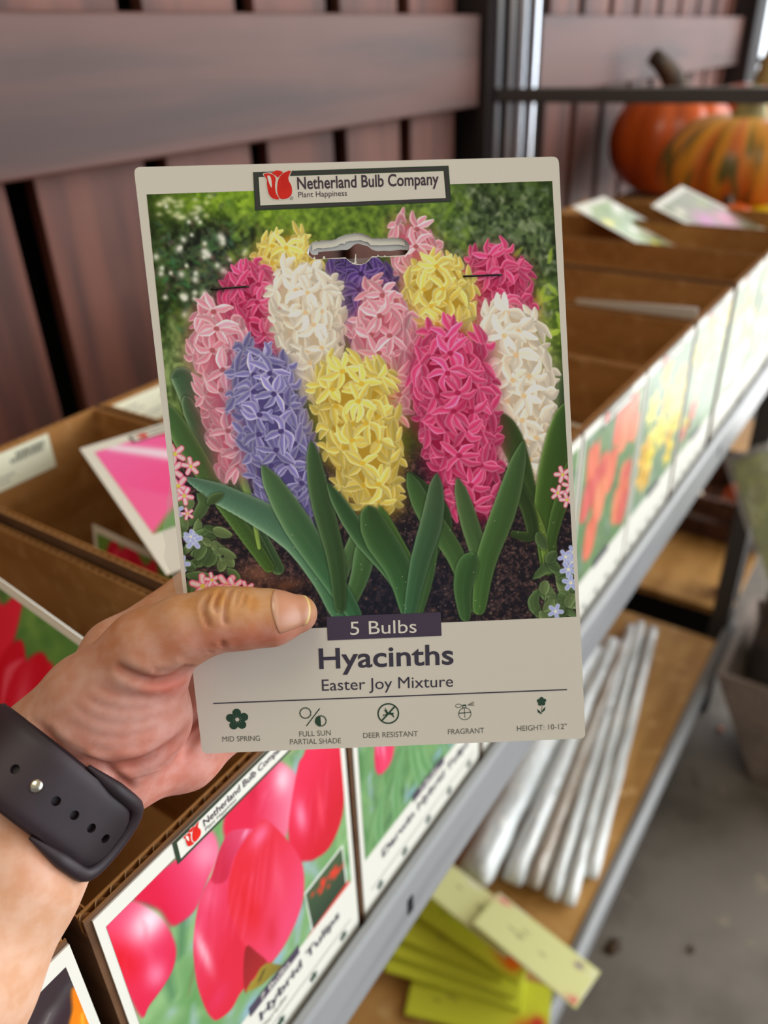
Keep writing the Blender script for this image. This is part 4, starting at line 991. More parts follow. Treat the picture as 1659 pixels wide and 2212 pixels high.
lo[1] = max(lo[1], -135.0); lo[0] = max(lo[0], -105.0)
gx, gy, gz = [np.arange(lo[i], hi[i]+STEP, STEP, dtype=np.float32) for i in range(3)]
F = np.empty((len(gx), len(gy), len(gz)), np.float32)
YZ = np.stack(np.meshgrid(gy, gz, indexing='ij'), -1)
for i in range(0, len(gx), 12):
    blk = gx[i:i+12]
    P = np.empty((len(blk),)+YZ.shape[:2]+(3,), np.float32); P[..., 0] = blk[:, None, None]; P[..., 1:] = YZ
    F[i:i+12] = sdf(P)
F[0] = np.maximum(F[0], 0.5); F[:, 0] = np.maximum(F[:, 0], 0.5); F[-1] = 1; F[:, -1] = 1; F[:, :, 0] = 1; F[:, :, -1] = 1
def surface_nets(F):
    ins = F < 0
    n = np.array(F.shape)-1
    cnt = np.zeros(n, np.int8)
    for a in (0, 1):
        for b in (0, 1):
            for c in (0, 1): cnt += ins[a:a+n[0], b:b+n[1], c:c+n[2]]
    cell = (cnt > 0) & (cnt < 8); idx = -np.ones(n, np.int32); C = np.argwhere(cell); idx[cell] = np.arange(len(C))
    acc = np.zeros((len(C), 3)); num = np.zeros(len(C))
    cs = [(a, b, c) for a in (0, 1) for b in (0, 1) for c in (0, 1)]
    val = {o: F[C[:, 0]+o[0], C[:, 1]+o[1], C[:, 2]+o[2]] for o in cs}
    for o in cs:
        for ax_ in range(3):
            if o[ax_] == 0:
                o2 = list(o); o2[ax_] = 1; o2 = tuple(o2); va, vb = val[o], val[o2]; m = (va < 0) != (vb < 0)
                t = np.where(m, va/np.where(m, va-vb, 1), 0)
                p = np.array(o, float)[None]+np.zeros((len(C), 3)); p[:, ax_] += t
                acc[m] += p[m]; num[m] += 1
    V = C+acc/num[:, None]
    faces = []
    for ax_ in range(3):
        u, v = (ax_+1) % 3, (ax_+2) % 3
        s1 = [slice(0, -1) if i == ax_ else slice(1, -1) for i in range(3)]; s2 = [slice(1, None) if i == ax_ else slice(1, -1) for i in range(3)]
        A, Bq = ins[tuple(s1)], ins[tuple(s2)]
        for flip, m in ((False, A & ~Bq), (True, ~A & Bq)):
            E = np.argwhere(m)
            if not len(E): continue
            off = np.array([0 if i == ax_ else 1 for i in range(3)]); E = E+off
            def g(du, dv):
                Q = E.copy(); Q[:, u] -= du; Q[:, v] -= dv; return idx[Q[:, 0], Q[:, 1], Q[:, 2]]
            f = np.stack([g(1, 1), g(0, 1), g(0, 0), g(1, 0)], -1)
            faces.append(f[:, ::-1] if flip else f)
    return V, np.concatenate(faces)
V, Fc = surface_nets(F)
V = V*STEP+lo
me = bpy.data.meshes.new('person')
me.from_pydata(V.tolist(), [], Fc.tolist()); me.update()
bm = bmesh.new(); bm.from_mesh(me)
bmesh.ops.subdivide_edges(bm, edges=bm.edges, cuts=1, use_grid_fill=True)
bmesh.ops.recalc_face_normals(bm, faces=bm.faces)
bm.to_mesh(me); bm.free()
n = len(me.vertices); co = np.empty(n*3); me.vertices.foreach_get('co', co); co = co.reshape(-1, 3)
def grad(P, e=0.4):
    g = np.stack([sdf(P+e*np.eye(3)[i])-sdf(P-e*np.eye(3)[i]) for i in range(3)], -1)/(2*e); return g
inside_cut = (co[:, 0] > lo[0]+3) & (co[:, 1] > lo[1]+3)
for _ in range(2):
    g = grad(co); gn = (g*g).sum(-1); co = co-np.where(inside_cut, sdf(co)/np.maximum(gn, .2), 0)[:, None]*g
g = grad(co); nrm = g/np.maximum(np.sqrt((g*g).sum(-1)), 1e-6)[:, None]
# skin creases, carved where the photograph shows them: (points on the skin, width mm, depth mm)
CR = [([(55.5, 64.5), (54.0, 60.6), (54.6, 57.3), (56.4, 53.0)], 0.8, 0.9), ([(59.0, 65.6), (57.8, 61.8), (58.1, 59.4), (59.3, 58.5)], 0.8, 0.95), ([(62.0, 65.9), (61.2, 62.4), (60.8, 57.3), (61.5, 53.9)], 0.8, 0.8), ([(64.6, 65.1), (64.1, 60.3)], 0.7, 0.5), ([(66.8, 64.2), (66.2, 59.4)], 0.7, 0.4), ([(69.6, 63.3), (69.3, 58.0)], 0.8, 0.2), ([(25.3, 41.8), (30.6, 38.8), (37.4, 36.0), (42.8, 36.0), (47.3, 37.6), (50.2, 39.5)], 1.7, 2.0), ([(37.4, 39.4), (43.5, 38.8), (48.1, 40.6)], 1.4, 0.8), ([(59.4, 46.2), (59.9, 47.3), (60.2, 48.9)], 1.0, 0.8), ([(55.2, 44.2), (55.9, 45.1)], 1.0, 0.5), ([(18.5, 36.0), (23.8, 33.0), (31.4, 30.7), (40.5, 30.6), (47.3, 33.3)], 1.5, 0.35), ([(16.2, 31.5), (22.3, 28.5), (31.4, 26.6), (40.5, 27.6), (46.5, 29.7)], 1.3, 0.28), ([(11.7, 29.7), (20.2, 24.2), (29.9, 22.1), (40.5, 23.6)], 1.2, 0.2), ([(10.9, 24.7), (19.3, 19.7), (28.4, 17.9), (39.0, 19.7)], 1.2, 0.18), ([(10.2, 19.4), (19.3, 14.5), (29.9, 13.6), (37.4, 15.4)], 1.2, 0.15), ([(49.7, 33.0), (50.0, 26.9), (48.4, 20.1), (43.8, 13.6), (37.4, 9.5), (29.9, 7.2), (20.8, 7.6), (12.4, 10.3), (5.6, 15.6), (1.8, 20.9)], 2.2, 1.7), ([(-3.5, 24.8), (2.7, 19.4), (8.2, 13.6), (14.9, 7.9), (17.9, 4.1), (21.1, -1.5)], 1.3, 0.9), ([(0.2, 24.7), (5.6, 18.6), (10.9, 14.5), (17.0, 10.3), (23.1, 4.1), (25.3, -0.6), (27.1, -4.9)], 1.4, 1.3), ([(-6.5, 22.4), (-1.2, 18.2), (4.4, 13.0)], 1.2, 0.6), ([(4.1, 22.4), (10.2, 17.1), (17.7, 13.0)], 1.2, 0.6), ([(54.1, 16.3), (51.8, 11.0), (48.4, 7.2), (45.8, 2.7)], 1.4, 0.7), ([(49.9, 20.9), (48.1, 13.3), (43.5, 7.2), (39.0, 1.2)], 1.6, 0.6), ([(58.7, 16.3), (56.4, 10.3)], 1.2, 0.6), ([(47.3, 10.3), (39.7, 6.0), (34.4, 1.2)], 1.6, 0.5)]
front = np.clip(nrm[:, 2]*1.8+0.25, 0, 1)
sc_ = 1+(co[:, 2]-8.0)/270.0                      # the carving follows the skin, whatever its depth
disp = np.zeros(n)
xy = co[:, :2]
for pts, w_, dp in CR:
    P = spline(pts, 8, False); best = np.full(n, 1e9); tb = np.zeros(n)
    box_ = (xy[:, 0] > P[:, 0].min()-6) & (xy[:, 0] < P[:, 0].max()+6) & (xy[:, 1] > P[:, 1].min()-6) & (xy[:, 1] < P[:, 1].max()+6)
    ii = np.where(box_)[0]
    if not len(ii): continue
    for j in range(len(P)-1):
        a, b = P[j], P[j+1]; ab = b-a; L2 = ab@ab+1e-9
        t = np.clip(((xy[ii]-a)@ab)/L2, 0, 1); d = np.sqrt(((xy[ii]-a-t[:, None]*ab)**2).sum(-1))
        m = d < best[ii]; best[ii[m]] = d[m]; tb[ii[m]] = (j+t[m])/(len(P)-1)
    fade = np.clip(np.minimum(tb, 1-tb)*7, .0, 1)
    disp += np.where(box_, -dp*fade*np.exp(-(best/w_)**2)+dp*.28*fade*np.exp(-((best-2.1*w_)/(1.3*w_))**2), 0)
disp *= front
co += nrm*disp[:, None]
me.vertices.foreach_set('co', (co*0.001).ravel()); me.update()
# skin tone by region
def reg(p, rx, ry=None): return np.exp(-(((xy[:, 0]-p[0])/rx)**2+((xy[:, 1]-p[1])/(ry or rx))**2))[:, None]
col = np.tile(C8((200, 154, 128)), (n, 1))
def tone(p, rx, ry, c, al):
    global col
    q = reg(p, rx, ry)*al; col = col*(1-q)+C8(c)*q
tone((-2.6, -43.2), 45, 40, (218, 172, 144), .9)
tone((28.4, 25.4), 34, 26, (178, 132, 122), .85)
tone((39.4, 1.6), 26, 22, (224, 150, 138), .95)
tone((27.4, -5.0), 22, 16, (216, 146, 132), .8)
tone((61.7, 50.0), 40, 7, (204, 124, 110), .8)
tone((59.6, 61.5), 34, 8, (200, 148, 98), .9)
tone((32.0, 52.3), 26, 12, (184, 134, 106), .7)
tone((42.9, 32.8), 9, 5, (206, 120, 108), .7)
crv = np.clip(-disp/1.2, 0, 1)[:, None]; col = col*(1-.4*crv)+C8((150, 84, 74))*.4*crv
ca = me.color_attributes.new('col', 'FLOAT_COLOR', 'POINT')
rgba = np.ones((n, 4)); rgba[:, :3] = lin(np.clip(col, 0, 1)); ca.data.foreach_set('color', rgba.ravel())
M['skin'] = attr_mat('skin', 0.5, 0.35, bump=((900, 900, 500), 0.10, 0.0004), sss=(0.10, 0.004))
t_ = M['skin'].node_tree; pr_ = t_.nodes['Principled BSDF']
for nd in t_.nodes:
    if nd.type == 'ATTRIBUTE':
        tcn = [q for q in t_.nodes if q.type == 'TEX_COORD'][0]
        nz_ = nn(t_, 'ShaderNodeTexNoise'); nz_.inputs['Scale'].default_value = 160.0; nz_.inputs['Detail'].default_value = 5.0
        t_.links.new(tcn.outputs['Object'], nz_.inputs['Vector'])
        hs = nn(t_, 'ShaderNodeHueSaturation'); t_.links.new(nd.outputs['Color'], hs.inputs['Color'])
        t_.links.new(mrange(t_, nz_.outputs['Fac'], .3, .7, .94, 1.04), hs.inputs['Value'])
        t_.links.new(mrange(t_, nz_.outputs['Fac'], .3, .7, 1.15, .95), hs.inputs['Saturation'])
        t_.links.new(hs.outputs[0], pr_.inputs['Base Color'])
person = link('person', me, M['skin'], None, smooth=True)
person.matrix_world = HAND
tag(person, 'left hand and forearm of a person with the thumb across the hyacinth packet', 'person')
# thumb nail
TA, TB_ = np.array((74.4, 54.9, -5.2)), np.array((87.6, 55.7, -7.4))
ax_ = (TB_-TA); Ln = np.hypot(*ax_[:2]); ax_ = ax_/np.linalg.norm(ax_)
zt = np.array((0, 0, 1.0)); zt = zt-ax_*(zt@ax_); zt /= np.linalg.norm(zt); yt = np.cross(zt, ax_)
if yt[1] < 0: yt = -yt
nu, nv = 30, 24; G = np.zeros((nv, nu)); PP_ = np.zeros((nv, nu, 3)); DV = np.zeros((nv, nu, 3)); LF = np.zeros((nv, nu))
for j in range(nv):
    for i in range(nu):
        u = i/(nu-1.0); v = j/(nv-1.0)*2-1
        span = 0.96*min(1.0, (u/.16+.45)**.5 if u < .09 else 1.0)
        uu = u*(1-.13*v*v)+.10*v*v*(1-u)
        th = 0.50+v*span
        p = TA+ax_*(uu*np.linalg.norm(TB_-TA)); dvec = zt*math.cos(th)+yt*math.sin(th)
        PP_[j, i] = p; DV[j, i] = dvec
        edge = max(abs(v), 1-2*u if u < .5 else 0)
        LF[j, i] = 0.50-0.34*max(0, edge-.84)/.16+0.25*max(0, u-.75)
G[:] = 6.0
for _ in range(30): G -= sdf(PP_+DV*G[..., None])*.8   # walk out to the skin
for _ in range(3):
    Gp = np.pad(G, 1, 'edge'); G = .4*G+.15*(Gp[:-2, 1:-1]+Gp[2:, 1:-1]+Gp[1:-1, :-2]+Gp[1:-1, 2:])
vs = (PP_+DV*(G+LF)[..., None]).reshape(-1, 3)
nm = MB(); nm.add([tuple(q*0.001) for q in np.array(vs)], [(j*nu+i, j*nu+i+1, (j+1)*nu+i+1, (j+1)*nu+i) for j in range(nv-1) for i in range(nu-1)])
M['nail'] = attr_mat('nail', 0.22, 0.5, coat=0.2)
nail = nm.build('fingernail', M['nail'], person, smooth=True)
nc = nail.data.color_attributes.new('col', 'FLOAT_COLOR', 'POINT'); cc = np.ones((nu*nv, 4))
for j in range(nv):
    for i in range(nu):
        u = i/(nu-1.0); v = abs(j/(nv-1.0)*2-1)
        c = C8((200, 142, 114)); k = np.clip((.20-u-.12*v*v)/.08, 0, .7); c = c*(1-k)+C8((208, 164, 138))*k
        k = np.clip((u-.93+.03*v*v)/.03, 0, 1); c = c*(1-k)+C8((226, 196, 130))*k
        cc[j*nu+i, :3] = lin(c)
nc.data.foreach_set('color', cc.ravel())
sol = nail.modifiers.new('thick', 'SOLIDIFY'); sol.thickness = 0.0005; sol.offset = -1
nail['label'] = 'short pale thumb nail'

# ---- watch band
wb = tag(empty('watch_band', mtx=HAND), 'dark plum rubber watch band with round holes strapped around the wrist', 'watch band')
A_ = np.array((.55, .73, -.46)); A_ /= np.linalg.norm(A_); E1 = np.array((.786, -.618, 0.0)); E2 = np.cross(E1, A_); E2 *= np.sign(E2[2])
WC = np.array((0.5, -1.0, -10.0))-A_*6.0; WA, WB2 = 23.5, 19.5
ths = np.linspace(-PI*1.3, PI*1.3, 1600)
arc = np.concatenate([[0], np.cumsum(np.hypot(np.diff(WA*np.sin(ths)), np.diff(WB2*np.cos(ths))))]); arc -= np.interp(0, ths, arc)
def wrap(s, w_, h):
    th = np.interp(s, arc, ths); o = E1*math.sin(th)*WA+E2*math.cos(th)*WB2
    nv_ = E1*math.sin(th)/WA+E2*math.cos(th)/WB2; nv_ /= np.linalg.norm(nv_)
    return (WC+o+nv_*(h+np.interp(s, PS, PUSH))+A_*w_)*0.001
PS = np.linspace(-60, 100, 81); PUSH = []
for s in PS:                                        # how far the skin stands above the plain ellipse
    th = np.interp(s, arc, ths); o = E1*math.sin(th)*WA+E2*math.cos(th)*WB2; nv_ = E1*math.sin(th)/WA+E2*math.cos(th)/WB2; nv_ /= np.linalg.norm(nv_)
    best = -9
    for w_ in (-9, -3, 2, 8):
        u = 0.0
        for _ in range(12): u -= sdf((WC+o+A_*w_+nv_*u)[None])[0]*.8
        best = max(best, u)
    PUSH.append(best)
PUSH = np.array(PUSH)
for _ in range(6): PUSH = np.convolve(np.pad(PUSH, 2, 'edge'), [.1, .2, .4, .2, .1], 'valid')
PUSH += .35
M['rubber'] = mat('plum_rubber', srgb(48, 35, 42), 0.5, 0.0, 0.4, noise=(srgb(40, 30, 36), (60, 60, 60), 0.4, 0.7))
def band(name, s0, s1, wfun, h0, h1, ns, parent):
    mb = MB(); nw = 15; rows = []
    for i in range(ns+1):
        s = s0+(s1-s0)*i/ns; wm = wfun(s); ring_ = []
        for j in range(nw+1):
            v = -1+2*j/nw; ring_.append(wrap(s, wm*v, h1-(h1-h0)*.55*abs(v)**9))
        for j in range(nw, -1, -1):
            v = -1+2*j/nw; ring_.append(wrap(s, wm*v, h0+(h1-h0)*.3*abs(v)**9))
        rows.append(ring_)
    k = len(rows[0]); vs = [q for r_ in rows for q in r_]
    fs = [(i*k+j, i*k+(j+1) % k, (i+1)*k+(j+1) % k, (i+1)*k+j) for i in range(ns) for j in range(k)]
    fs += [tuple(reversed(range(k))), tuple(range(ns*k, (ns+1)*k))]
    mb.add(vs, fs); return mb.build(name, M['rubber'], parent, smooth=True)
SEND = 26.0
def wtail(s):
    d = SEND-s
    return 11.6 if d > 5.5 else max(0.6, 6.1+5.5*math.sqrt(max(0, 1-((5.5-d)/5.5)**2)))
tail = band('strap_tail', -48, SEND, wtail, 2.2, 4.6, 110, wb)
cut = MB(); HS = [-17.5, -11.4, -5.3+1.0, 0, 0, 0]
HS = [-13.0, -6.8, 5.0, 11.0, 16.8, 22.0]
for s in HS:
    p0 = np.array(wrap(s, -.6, 1.0)); p1 = np.array(wrap(s, -.6, 6.5)); cut.tube([tuple(p0), tuple(p1)], 0.00150, 20)
co_ = cut.build('cutter', None, wb)
bo = tail.modifiers.new('holes', 'BOOLEAN'); bo.object = co_; bo.operation = 'DIFFERENCE'; bo.solver = 'EXACT'
bpy.context.view_layer.update()
dg = bpy.context.evaluated_depsgraph_get()
nm_ = bpy.data.meshes.new_from_object(tail.evaluated_get(dg)); tail.modifiers.clear(); tail.data = nm_
if not nm_.materials: nm_.materials.append(M['rubber'])
nm_.polygons.foreach_set('use_smooth', np.ones(len(nm_.polygons), bool)); nm_.set_sharp_from_angle(angle=0.7)
bpy.data.objects.remove(co_)
loop_ = band('strap_loop', -52, SEND+3.5, lambda s: 12.6 if s < SEND-2 else 12.6-(s-SEND+2)*.55, 0.2, 2.3, 90, wb)
band('strap_underside', SEND+2.5, 92, lambda s: 11.8, 0.2, 2.4, 60, wb)
path = []; rads = []
for t in np.linspace(0, 1, 44):
    # U shaped raised rim around the tail end
    if t < .36: s, w_ = 6+(SEND-3.5-6)*t/.36, 12.9
    elif t > .64: s, w_ = 6+(SEND-3.5-6)*(1-t)/.36, -12.9
    else:
        a = (t-.36)/.28*PI; s = SEND-3.5+5.6*math.sin(a)**.7; w_ = 12.9*math.cos(a) if abs(math.cos(a)) < .999 else 12.9*math.copysign(1, math.cos(a))
    grow = min(1, min(t, 1-t)/.22)
    path.append(wrap(s, w_, 1.6+2.0*grow)); rads.append((0.7+1.75*grow)*.001)
MB().tube([tuple(q) for q in path], rads, 12).build('strap_rim', M['rubber'], wb, smooth=True)
pin = np.array(wrap(-0.9, -.6, 4.5)); pn = np.array(wrap(-0.9, -.6, 5.5))-pin; pn /= np.linalg.norm(pn)
pinb = MB().lathe([(0.00215, -0.0004), (0.00215, 0.0002), (0.0019, 0.0006), (0.0012, 0.00095), (0.0004, 0.00108), (0.00001, 0.0011)], 32)
M['pin'] = mat('polished_pin', srgb(200, 196, 184), 0.18, 1.0)
po = pinb.build('stud', M['pin'], wb, smooth=True)
po.rotation_euler = Vector(pn).to_track_quat('Z', 'Y').to_euler(); po.location = tuple(pin)
po['label'] = 'shiny metal stud'

# ------------------------------------------------------------------ packets lying in the boxes
def frame(tl, tr, bl):
    tl, tr, bl = Vector(tl), Vector(tr), Vector(bl); x = (tr-tl).normalized(); y = (tl-bl); y = (y-x*y.dot(x)).normalized(); z = x.cross(y)
    m = Matrix((x, y, z)).transposed().to_4x4(); m.translation = bl; return m
def packet(mtx, label, cvs, group=None, w=140.0, h=203.0, bulge=True, paint_full=False, card='white_card'):
    o = tag(empty('bulb_packet', mtx=mtx), label, 'bulb packet', group)
    flat_shape('front_card', [rect(0, 0, w, h)], 0, 0.0008, M[card], o)
    print_mesh('picture', cvs, M['gloss_print'], o, 0.00055, gain=1.2)
    if bulge:
        vs = []; fs = []; nu, nv = 16, 22
        for j in range(nv):
            for i in range(nu):
                u, v = i/(nu-1.0), j/(nv-1.0); e = min(1, 6*u*(1-u))*min(1, 6*v*(1-v))
                vs.append(((4+u*(w-8))*.001, (6+v*(h-12))*.001, -.0006-.014*e*(1+.25*mnoise.noise(Vector((u*6, v*8, 3))))))
        fs = [(j*nu+i, (j+1)*nu+i, (j+1)*nu+i+1, j*nu+i+1) for j in range(nv-1) for i in range(nu-1)]
        MB().add(vs, fs).build('plastic_bag', M['clear'], o, smooth=True)
    return o
def pic_rect(res, base, w=140, h=203): return Cv(w-16, h-62, res, 8, 48, base)
# the pink tulip packet lying across the box walls
cv = pic_rect(1.4, (244, 96, 150))
cv.poly([(4, 190), (60, 200), (90, 150), (96, 90), (70, 50), (20, 110), (4, 150)], (248, 100, 160), (244, 70, 130), ((20, 180), (80, 80)), 3)
cv.stroke([(22, 188), (60, 140), (88, 96)], [6, 9, 4], (255, 220, 232), (250, 150, 190), soft=4, al=.9)
cv.stroke([(54, 196), (86, 160), (112, 110), (112, 70)], [8, 10, 12, 8], (238, 40, 100), (248, 110, 160), soft=4, al=.9)
cv.stroke([(80, 192), (116, 150), (132, 100)], [10, 14, 8], (250, 190, 212), (250, 140, 180), soft=4, al=.85)
cv.poly([(8, 48), (40, 78), (60, 60), (132, 70), (132, 44), (8, 44)], (80, 140, 60), (120, 170, 80), ((10, 50), (120, 60)), 3)
tl, tr, bl = ((0.3382, 0.53, 1.1782), (0.4661, 0.4736, 1.1853), (0.2566, 0.3439, 1.1718))
pkt = packet(frame(tl, tr, bl), 'pink tulip bulb packet lying across the box edges behind the held packet', cv)
bn = flat_shape('brand_banner', [rect(38, 184, 104, 198)], 0.0007, 0.0001, M['green_frame'], pkt)
flat_shape('banner_field', [rect(40, 186, 102, 196)], 0.00015, 0.0001, M['white_card'], bn); emblem(bn, 43, 186.4, 9.0, 0.0003)
text('lettering', 'Netherland Bulb Company', (54, 190), (100, 190), 3.6, M['ink'], bn, 0.0004, 0.012)
# red tulip packets standing in the near box
w_pk = 140.0
def red_cv(sd):
    c = Cv(w_pk-8, 154, 1.1, 4, 44, (84, 130, 66)); bg_leaves(c, [(70, 120, 60), (120, 160, 80), (60, 90, 50)], sd, 40, 9)
    for x, y, w_, h_ in ((46, 150, 70, 110), (104, 130, 64, 96), (28, 90, 50, 70)): tulip(c, x, y, w_, h_, (206, 16, 44), (226, 40, 66), (244, 120, 140), soft=1.5)
    return c
rc = red_cv(4)
e0 = Vector((0.1827, 0.3238, 1.1814)); e1 = Vector((0.1809, 0.3901, 1.1981)); ed = (e0-e1).normalized()
dn = Vector((-.36, .02, -.93)); dn = (dn-ed*dn.dot(ed)).normalized()
T1 = e0+ed*.012; T0 = T1-ed*.14
packet(frame(T0, T1, T0+dn*.203), 'red tulip bulb packet leaning in the near box behind the wrist', rc)
# packets low in the box behind the brown divider
for k, (px_, zz, lab) in enumerate(((0.262, 1.105, 'red tulip packet standing low in the box left of the pink packet'), (0.300, 1.118, 'second bulb packet behind the low red tulip packet'), (0.335, 1.110, 'bulb packet deepest in the box below the white shipping label'))):
    t1 = Vector((px_+.02, .41-.02*k, zz)); t0 = Vector((px_+.03, .545-.02*k, zz-.004)); d = Vector((-.16, 0, -.98))
    d = (d-(t1-t0).normalized()*d.dot((t1-t0).normalized())).normalized()
    packet(frame(t0, t0+(t1-t0).normalized()*.14, t0+d*.15), lab, Cv(130, 104, .9, 5, 40, (90, 120, 60)) if k == 2 else (lambda c: (tulip(c, 50, 110, 70, 70, (190, 20, 50), (214, 44, 70), (236, 110, 130), soft=2), tulip(c, 104, 96, 50, 60, (120, 20, 40), (150, 30, 50), (190, 80, 100), soft=2), c)[2])(Cv(130, 104, .9, 5, 40, (104, 140, 60))), None, 140, 150, False, card='cream_card')
# packets leaning out of the far boxes
def flat_cv(sd, base, cols, size):
    c = pic_rect(.9, base); bg_leaves(c, [(120, 150, 100), (170, 190, 150), (90, 120, 90)], sd, 30, 8); q = np.random.default_rng(sd)
    for i in range(12):
        x, y = 14+q.random()*112, 54+q.random()*130; cl = cols[q.integers(len(cols))]
        for j in range(6):
            a = j*PI/3; c.stroke([(x, y), (x+size*.5*math.cos(a), y+size*.5*math.sin(a)), (x+size*math.cos(a), y+size*math.sin(a))], [size*.15, size*.3, size*.1], cl, tuple(min(255, v+20) for v in cl), soft=1)
    return c
def frame_top(tl, tr, bl, h):
    tl, tr, bl = Vector(tl), Vector(tr), Vector(bl); x = (tr-tl).normalized(); y = (tl-bl); y = (y-x*y.dot(x)).normalized(); z = x.cross(y)
    m = Matrix((x, y, z)).transposed().to_4x4(); m.translation = tl-y*h; return m
A_1, B_1, D_1 = ((1.3053, 0.5169, 1.21), (1.4228, 0.516, 1.206), (1.27, 0.4242, 1.1732))
packet(frame_top(A_1, B_1, D_1, .203), 'white and yellow flower packet leaning out of a far box, left of the purple one', flat_cv(5, (196, 200, 170), [(240, 236, 220), (236, 220, 110)], 13), bulge=False)
A_2, B_2, D_2 = ((1.4297, 0.4262, 1.198), (1.566, 0.4185, 1.211), (1.44, 0.3707, 1.1781))
cvp = pic_rect(.9, (150, 150, 130)); bg_leaves(cvp, [(110, 130, 90), (160, 150, 140)], 8, 20, 9)
for x, y, rx_, c in ((50, 120, 36, (206, 130, 190)), (96, 100, 36, (226, 140, 180)), (60, 70, 30, (190, 110, 160)), (110, 150, 20, (160, 170, 120)), (30, 160, 16, (230, 226, 206))): cvp.blob((x, y), rx_, rx_*.8, .3, c, .9)
packet(frame_top(A_2, B_2, D_2, .203), 'purple and pink flower packet lying across the farthest boxes, below the striped pumpkin', cvp, bulge=False)
# low packets seen in two of the far boxes
lowcv = Cv(124, 90, .8, 8, 40, (196, 190, 90)); bg_leaves(lowcv, [(210, 206, 110), (150, 160, 70), (226, 222, 150)], 9, 14, 10)
for (t0, t1, lab) in ((Vector((.700, .38, 1.128)), Vector((.690, .245, 1.125)), 'yellow green packet low in the box behind the coral tulip print'),
                      (Vector((.908, .345, 1.181)), Vector((.908, .235, 1.187)), 'pale packet tips level with the box edge beside the golden daffodils')):
    e = (t1-t0).normalized(); d = Vector((-.35 if t0.x < .8 else .12, 0, -.9)); d = (d-e*d.dot(e)).normalized()
    packet(frame(t0, t0+e*.14, t0+d*.15), lab, lowcv, None, 140, 150, False, card='cream_card')

# ------------------------------------------------------------------ pumpkins on the table beyond the rack
tb = tag(empty('display_table', (2.3, .5, 0)), 'wooden two level table with pumpkins at the end of the bulb rack', 'table')
def tk(mb, name, m, **k):
    o = mb.build(name, m, None, **k); o.parent = tb; o.matrix_parent_inverse = Matrix.Translation(-tb.location); return o
tk(MB().box(1.78, 2.95, .16, .80, 1.03, 1.055), 'table_top', M['shelf_wood'])
tk(MB().box(1.74, 2.95, .20, .80, .205, .225), 'lower_shelf', M['shelf_wood'], bevel=.002)
for x in (1.80, 2.90):
    for y in (.22, .76): tk(MB().box(x, x+.045, y-.02, y+.025, 0.0, 1.03), 'leg', M['dark_wood'], bevel=.003)
tk(MB().box(1.79, 1.80, .20, .80, 0.0, .205), 'under_shelf_shade', M['black'])  # black panel added to stand in for the shadow under the lower shelf
def pumpkin(c, rx, h, ribs, m, label, group, stem_h, lean, stem_m, seed, flat_top=.5):
    o = tag(empty('pumpkin', c), label, 'pumpkin', group); rg = random.Random(seed); ph = [rg.random()*.3 for _ in range(ribs)]
    prof = []
    for i in range(28):
        t = PI*i/27; r_ = math.sin(t)**.8; z = -math.cos(t)
        prof.append((rx*max(r_, .001), h*.5*(1+z)-(h*.10*math.exp(-((1-r_)*0+ (r_/.3))**2) if z > 0 else -h*.03*math.exp(-(r_/.3)**2))))
    def rib(t, z): return 1-.055*(1-abs(math.cos(ribs*t/2)))**1.0+.012*math.sin(3*t+seed)
    MB().lathe(prof, 160, rmod=rib).build('body', m, o, smooth=True)
    pts = []; rad = []
    for i in range(9):
        t = i/8.0; pts.append((lean[0]*t*t, lean[1]*t*t, h*.90+stem_h*t)); rad.append((.040-.020*t+.006*max(0, .15-t)/.15)*rx/.17)
    pts = [tuple(q) for q in pts]
    st = MB(); n0 = 12; st.tube(pts, rad, n0)
    st.build('stem', stem_m, o, smooth=True)
    return o
M['orange'] = mat('orange_skin', srgb(196, 84, 22), 0.28, spec=.5, noise=[(srgb(160, 58, 16), (7, 7, 3), .4, .7)])
M['striped_plain'] = mat('striped_skin', srgb(226, 148, 40), 0.38, spec=.45, noise=[(srgb(206, 96, 26), (14, 14, 2.5), .42, .62), (srgb(84, 92, 40), (22, 22, 7), .60, .70), (srgb(232, 176, 70), (30, 30, 8), .6, .75)])
M['stem'] = mat('dry_stem', srgb(84, 66, 48), .7, noise=(srgb(56, 44, 34), (40, 40, 10), .4, .6))
M['striped'] = attr_mat('striped_skin', 0.36, 0.45)
def stripe(o, ribs, seed):
    b = [c for c in o.children if c.name.startswith('body')][0]; me_ = b.data; n_ = len(me_.vertices); c_ = np.empty(n_*3); me_.vertices.foreach_get('co', c_); c_ = c_.reshape(-1, 3)
    out = np.ones((n_, 4)); hmax = c_[:, 2].max()
    for i in range(n_):
        x, y, z = c_[i]; t = math.atan2(y, x); q = z/hmax
        k = mnoise.noise(Vector((math.cos(t)*5+seed, math.sin(t)*5, q*1.1))); g = mnoise.noise(Vector((math.cos(t)*9, math.sin(t)*9+seed, q*2.6)))
        c = np.array((226, 150, 44.)) if k > -.05 else np.array((206, 104, 34.)); f = min(1, abs(k+.05)*5); c = c*f+np.array((216, 128, 40.))*(1-f)
        gg = max(0, min(1, (g-.12)*6))*max(0, min(1, (1.02-abs(q-.55)*1.4)))*.85; c = c*(1-gg)+np.array((76, 84, 36.))*gg
        pale = max(0, min(1, (q-.86)*5)); c = c*(1-pale*.5)+np.array((214, 176, 84.))*pale*.5
        out[i, :3] = lin(c/255)
    a_ = me_.color_attributes.new('col', 'FLOAT_COLOR', 'POINT'); a_.data.foreach_set('color', out.ravel())
M['pale_stem'] = mat('pale_stem', srgb(170, 160, 104), .6, noise=(srgb(120, 110, 66), (60, 60, 10), .4, .65))
M['yellow'] = mat('yellow_skin', srgb(240, 206, 40), .4)
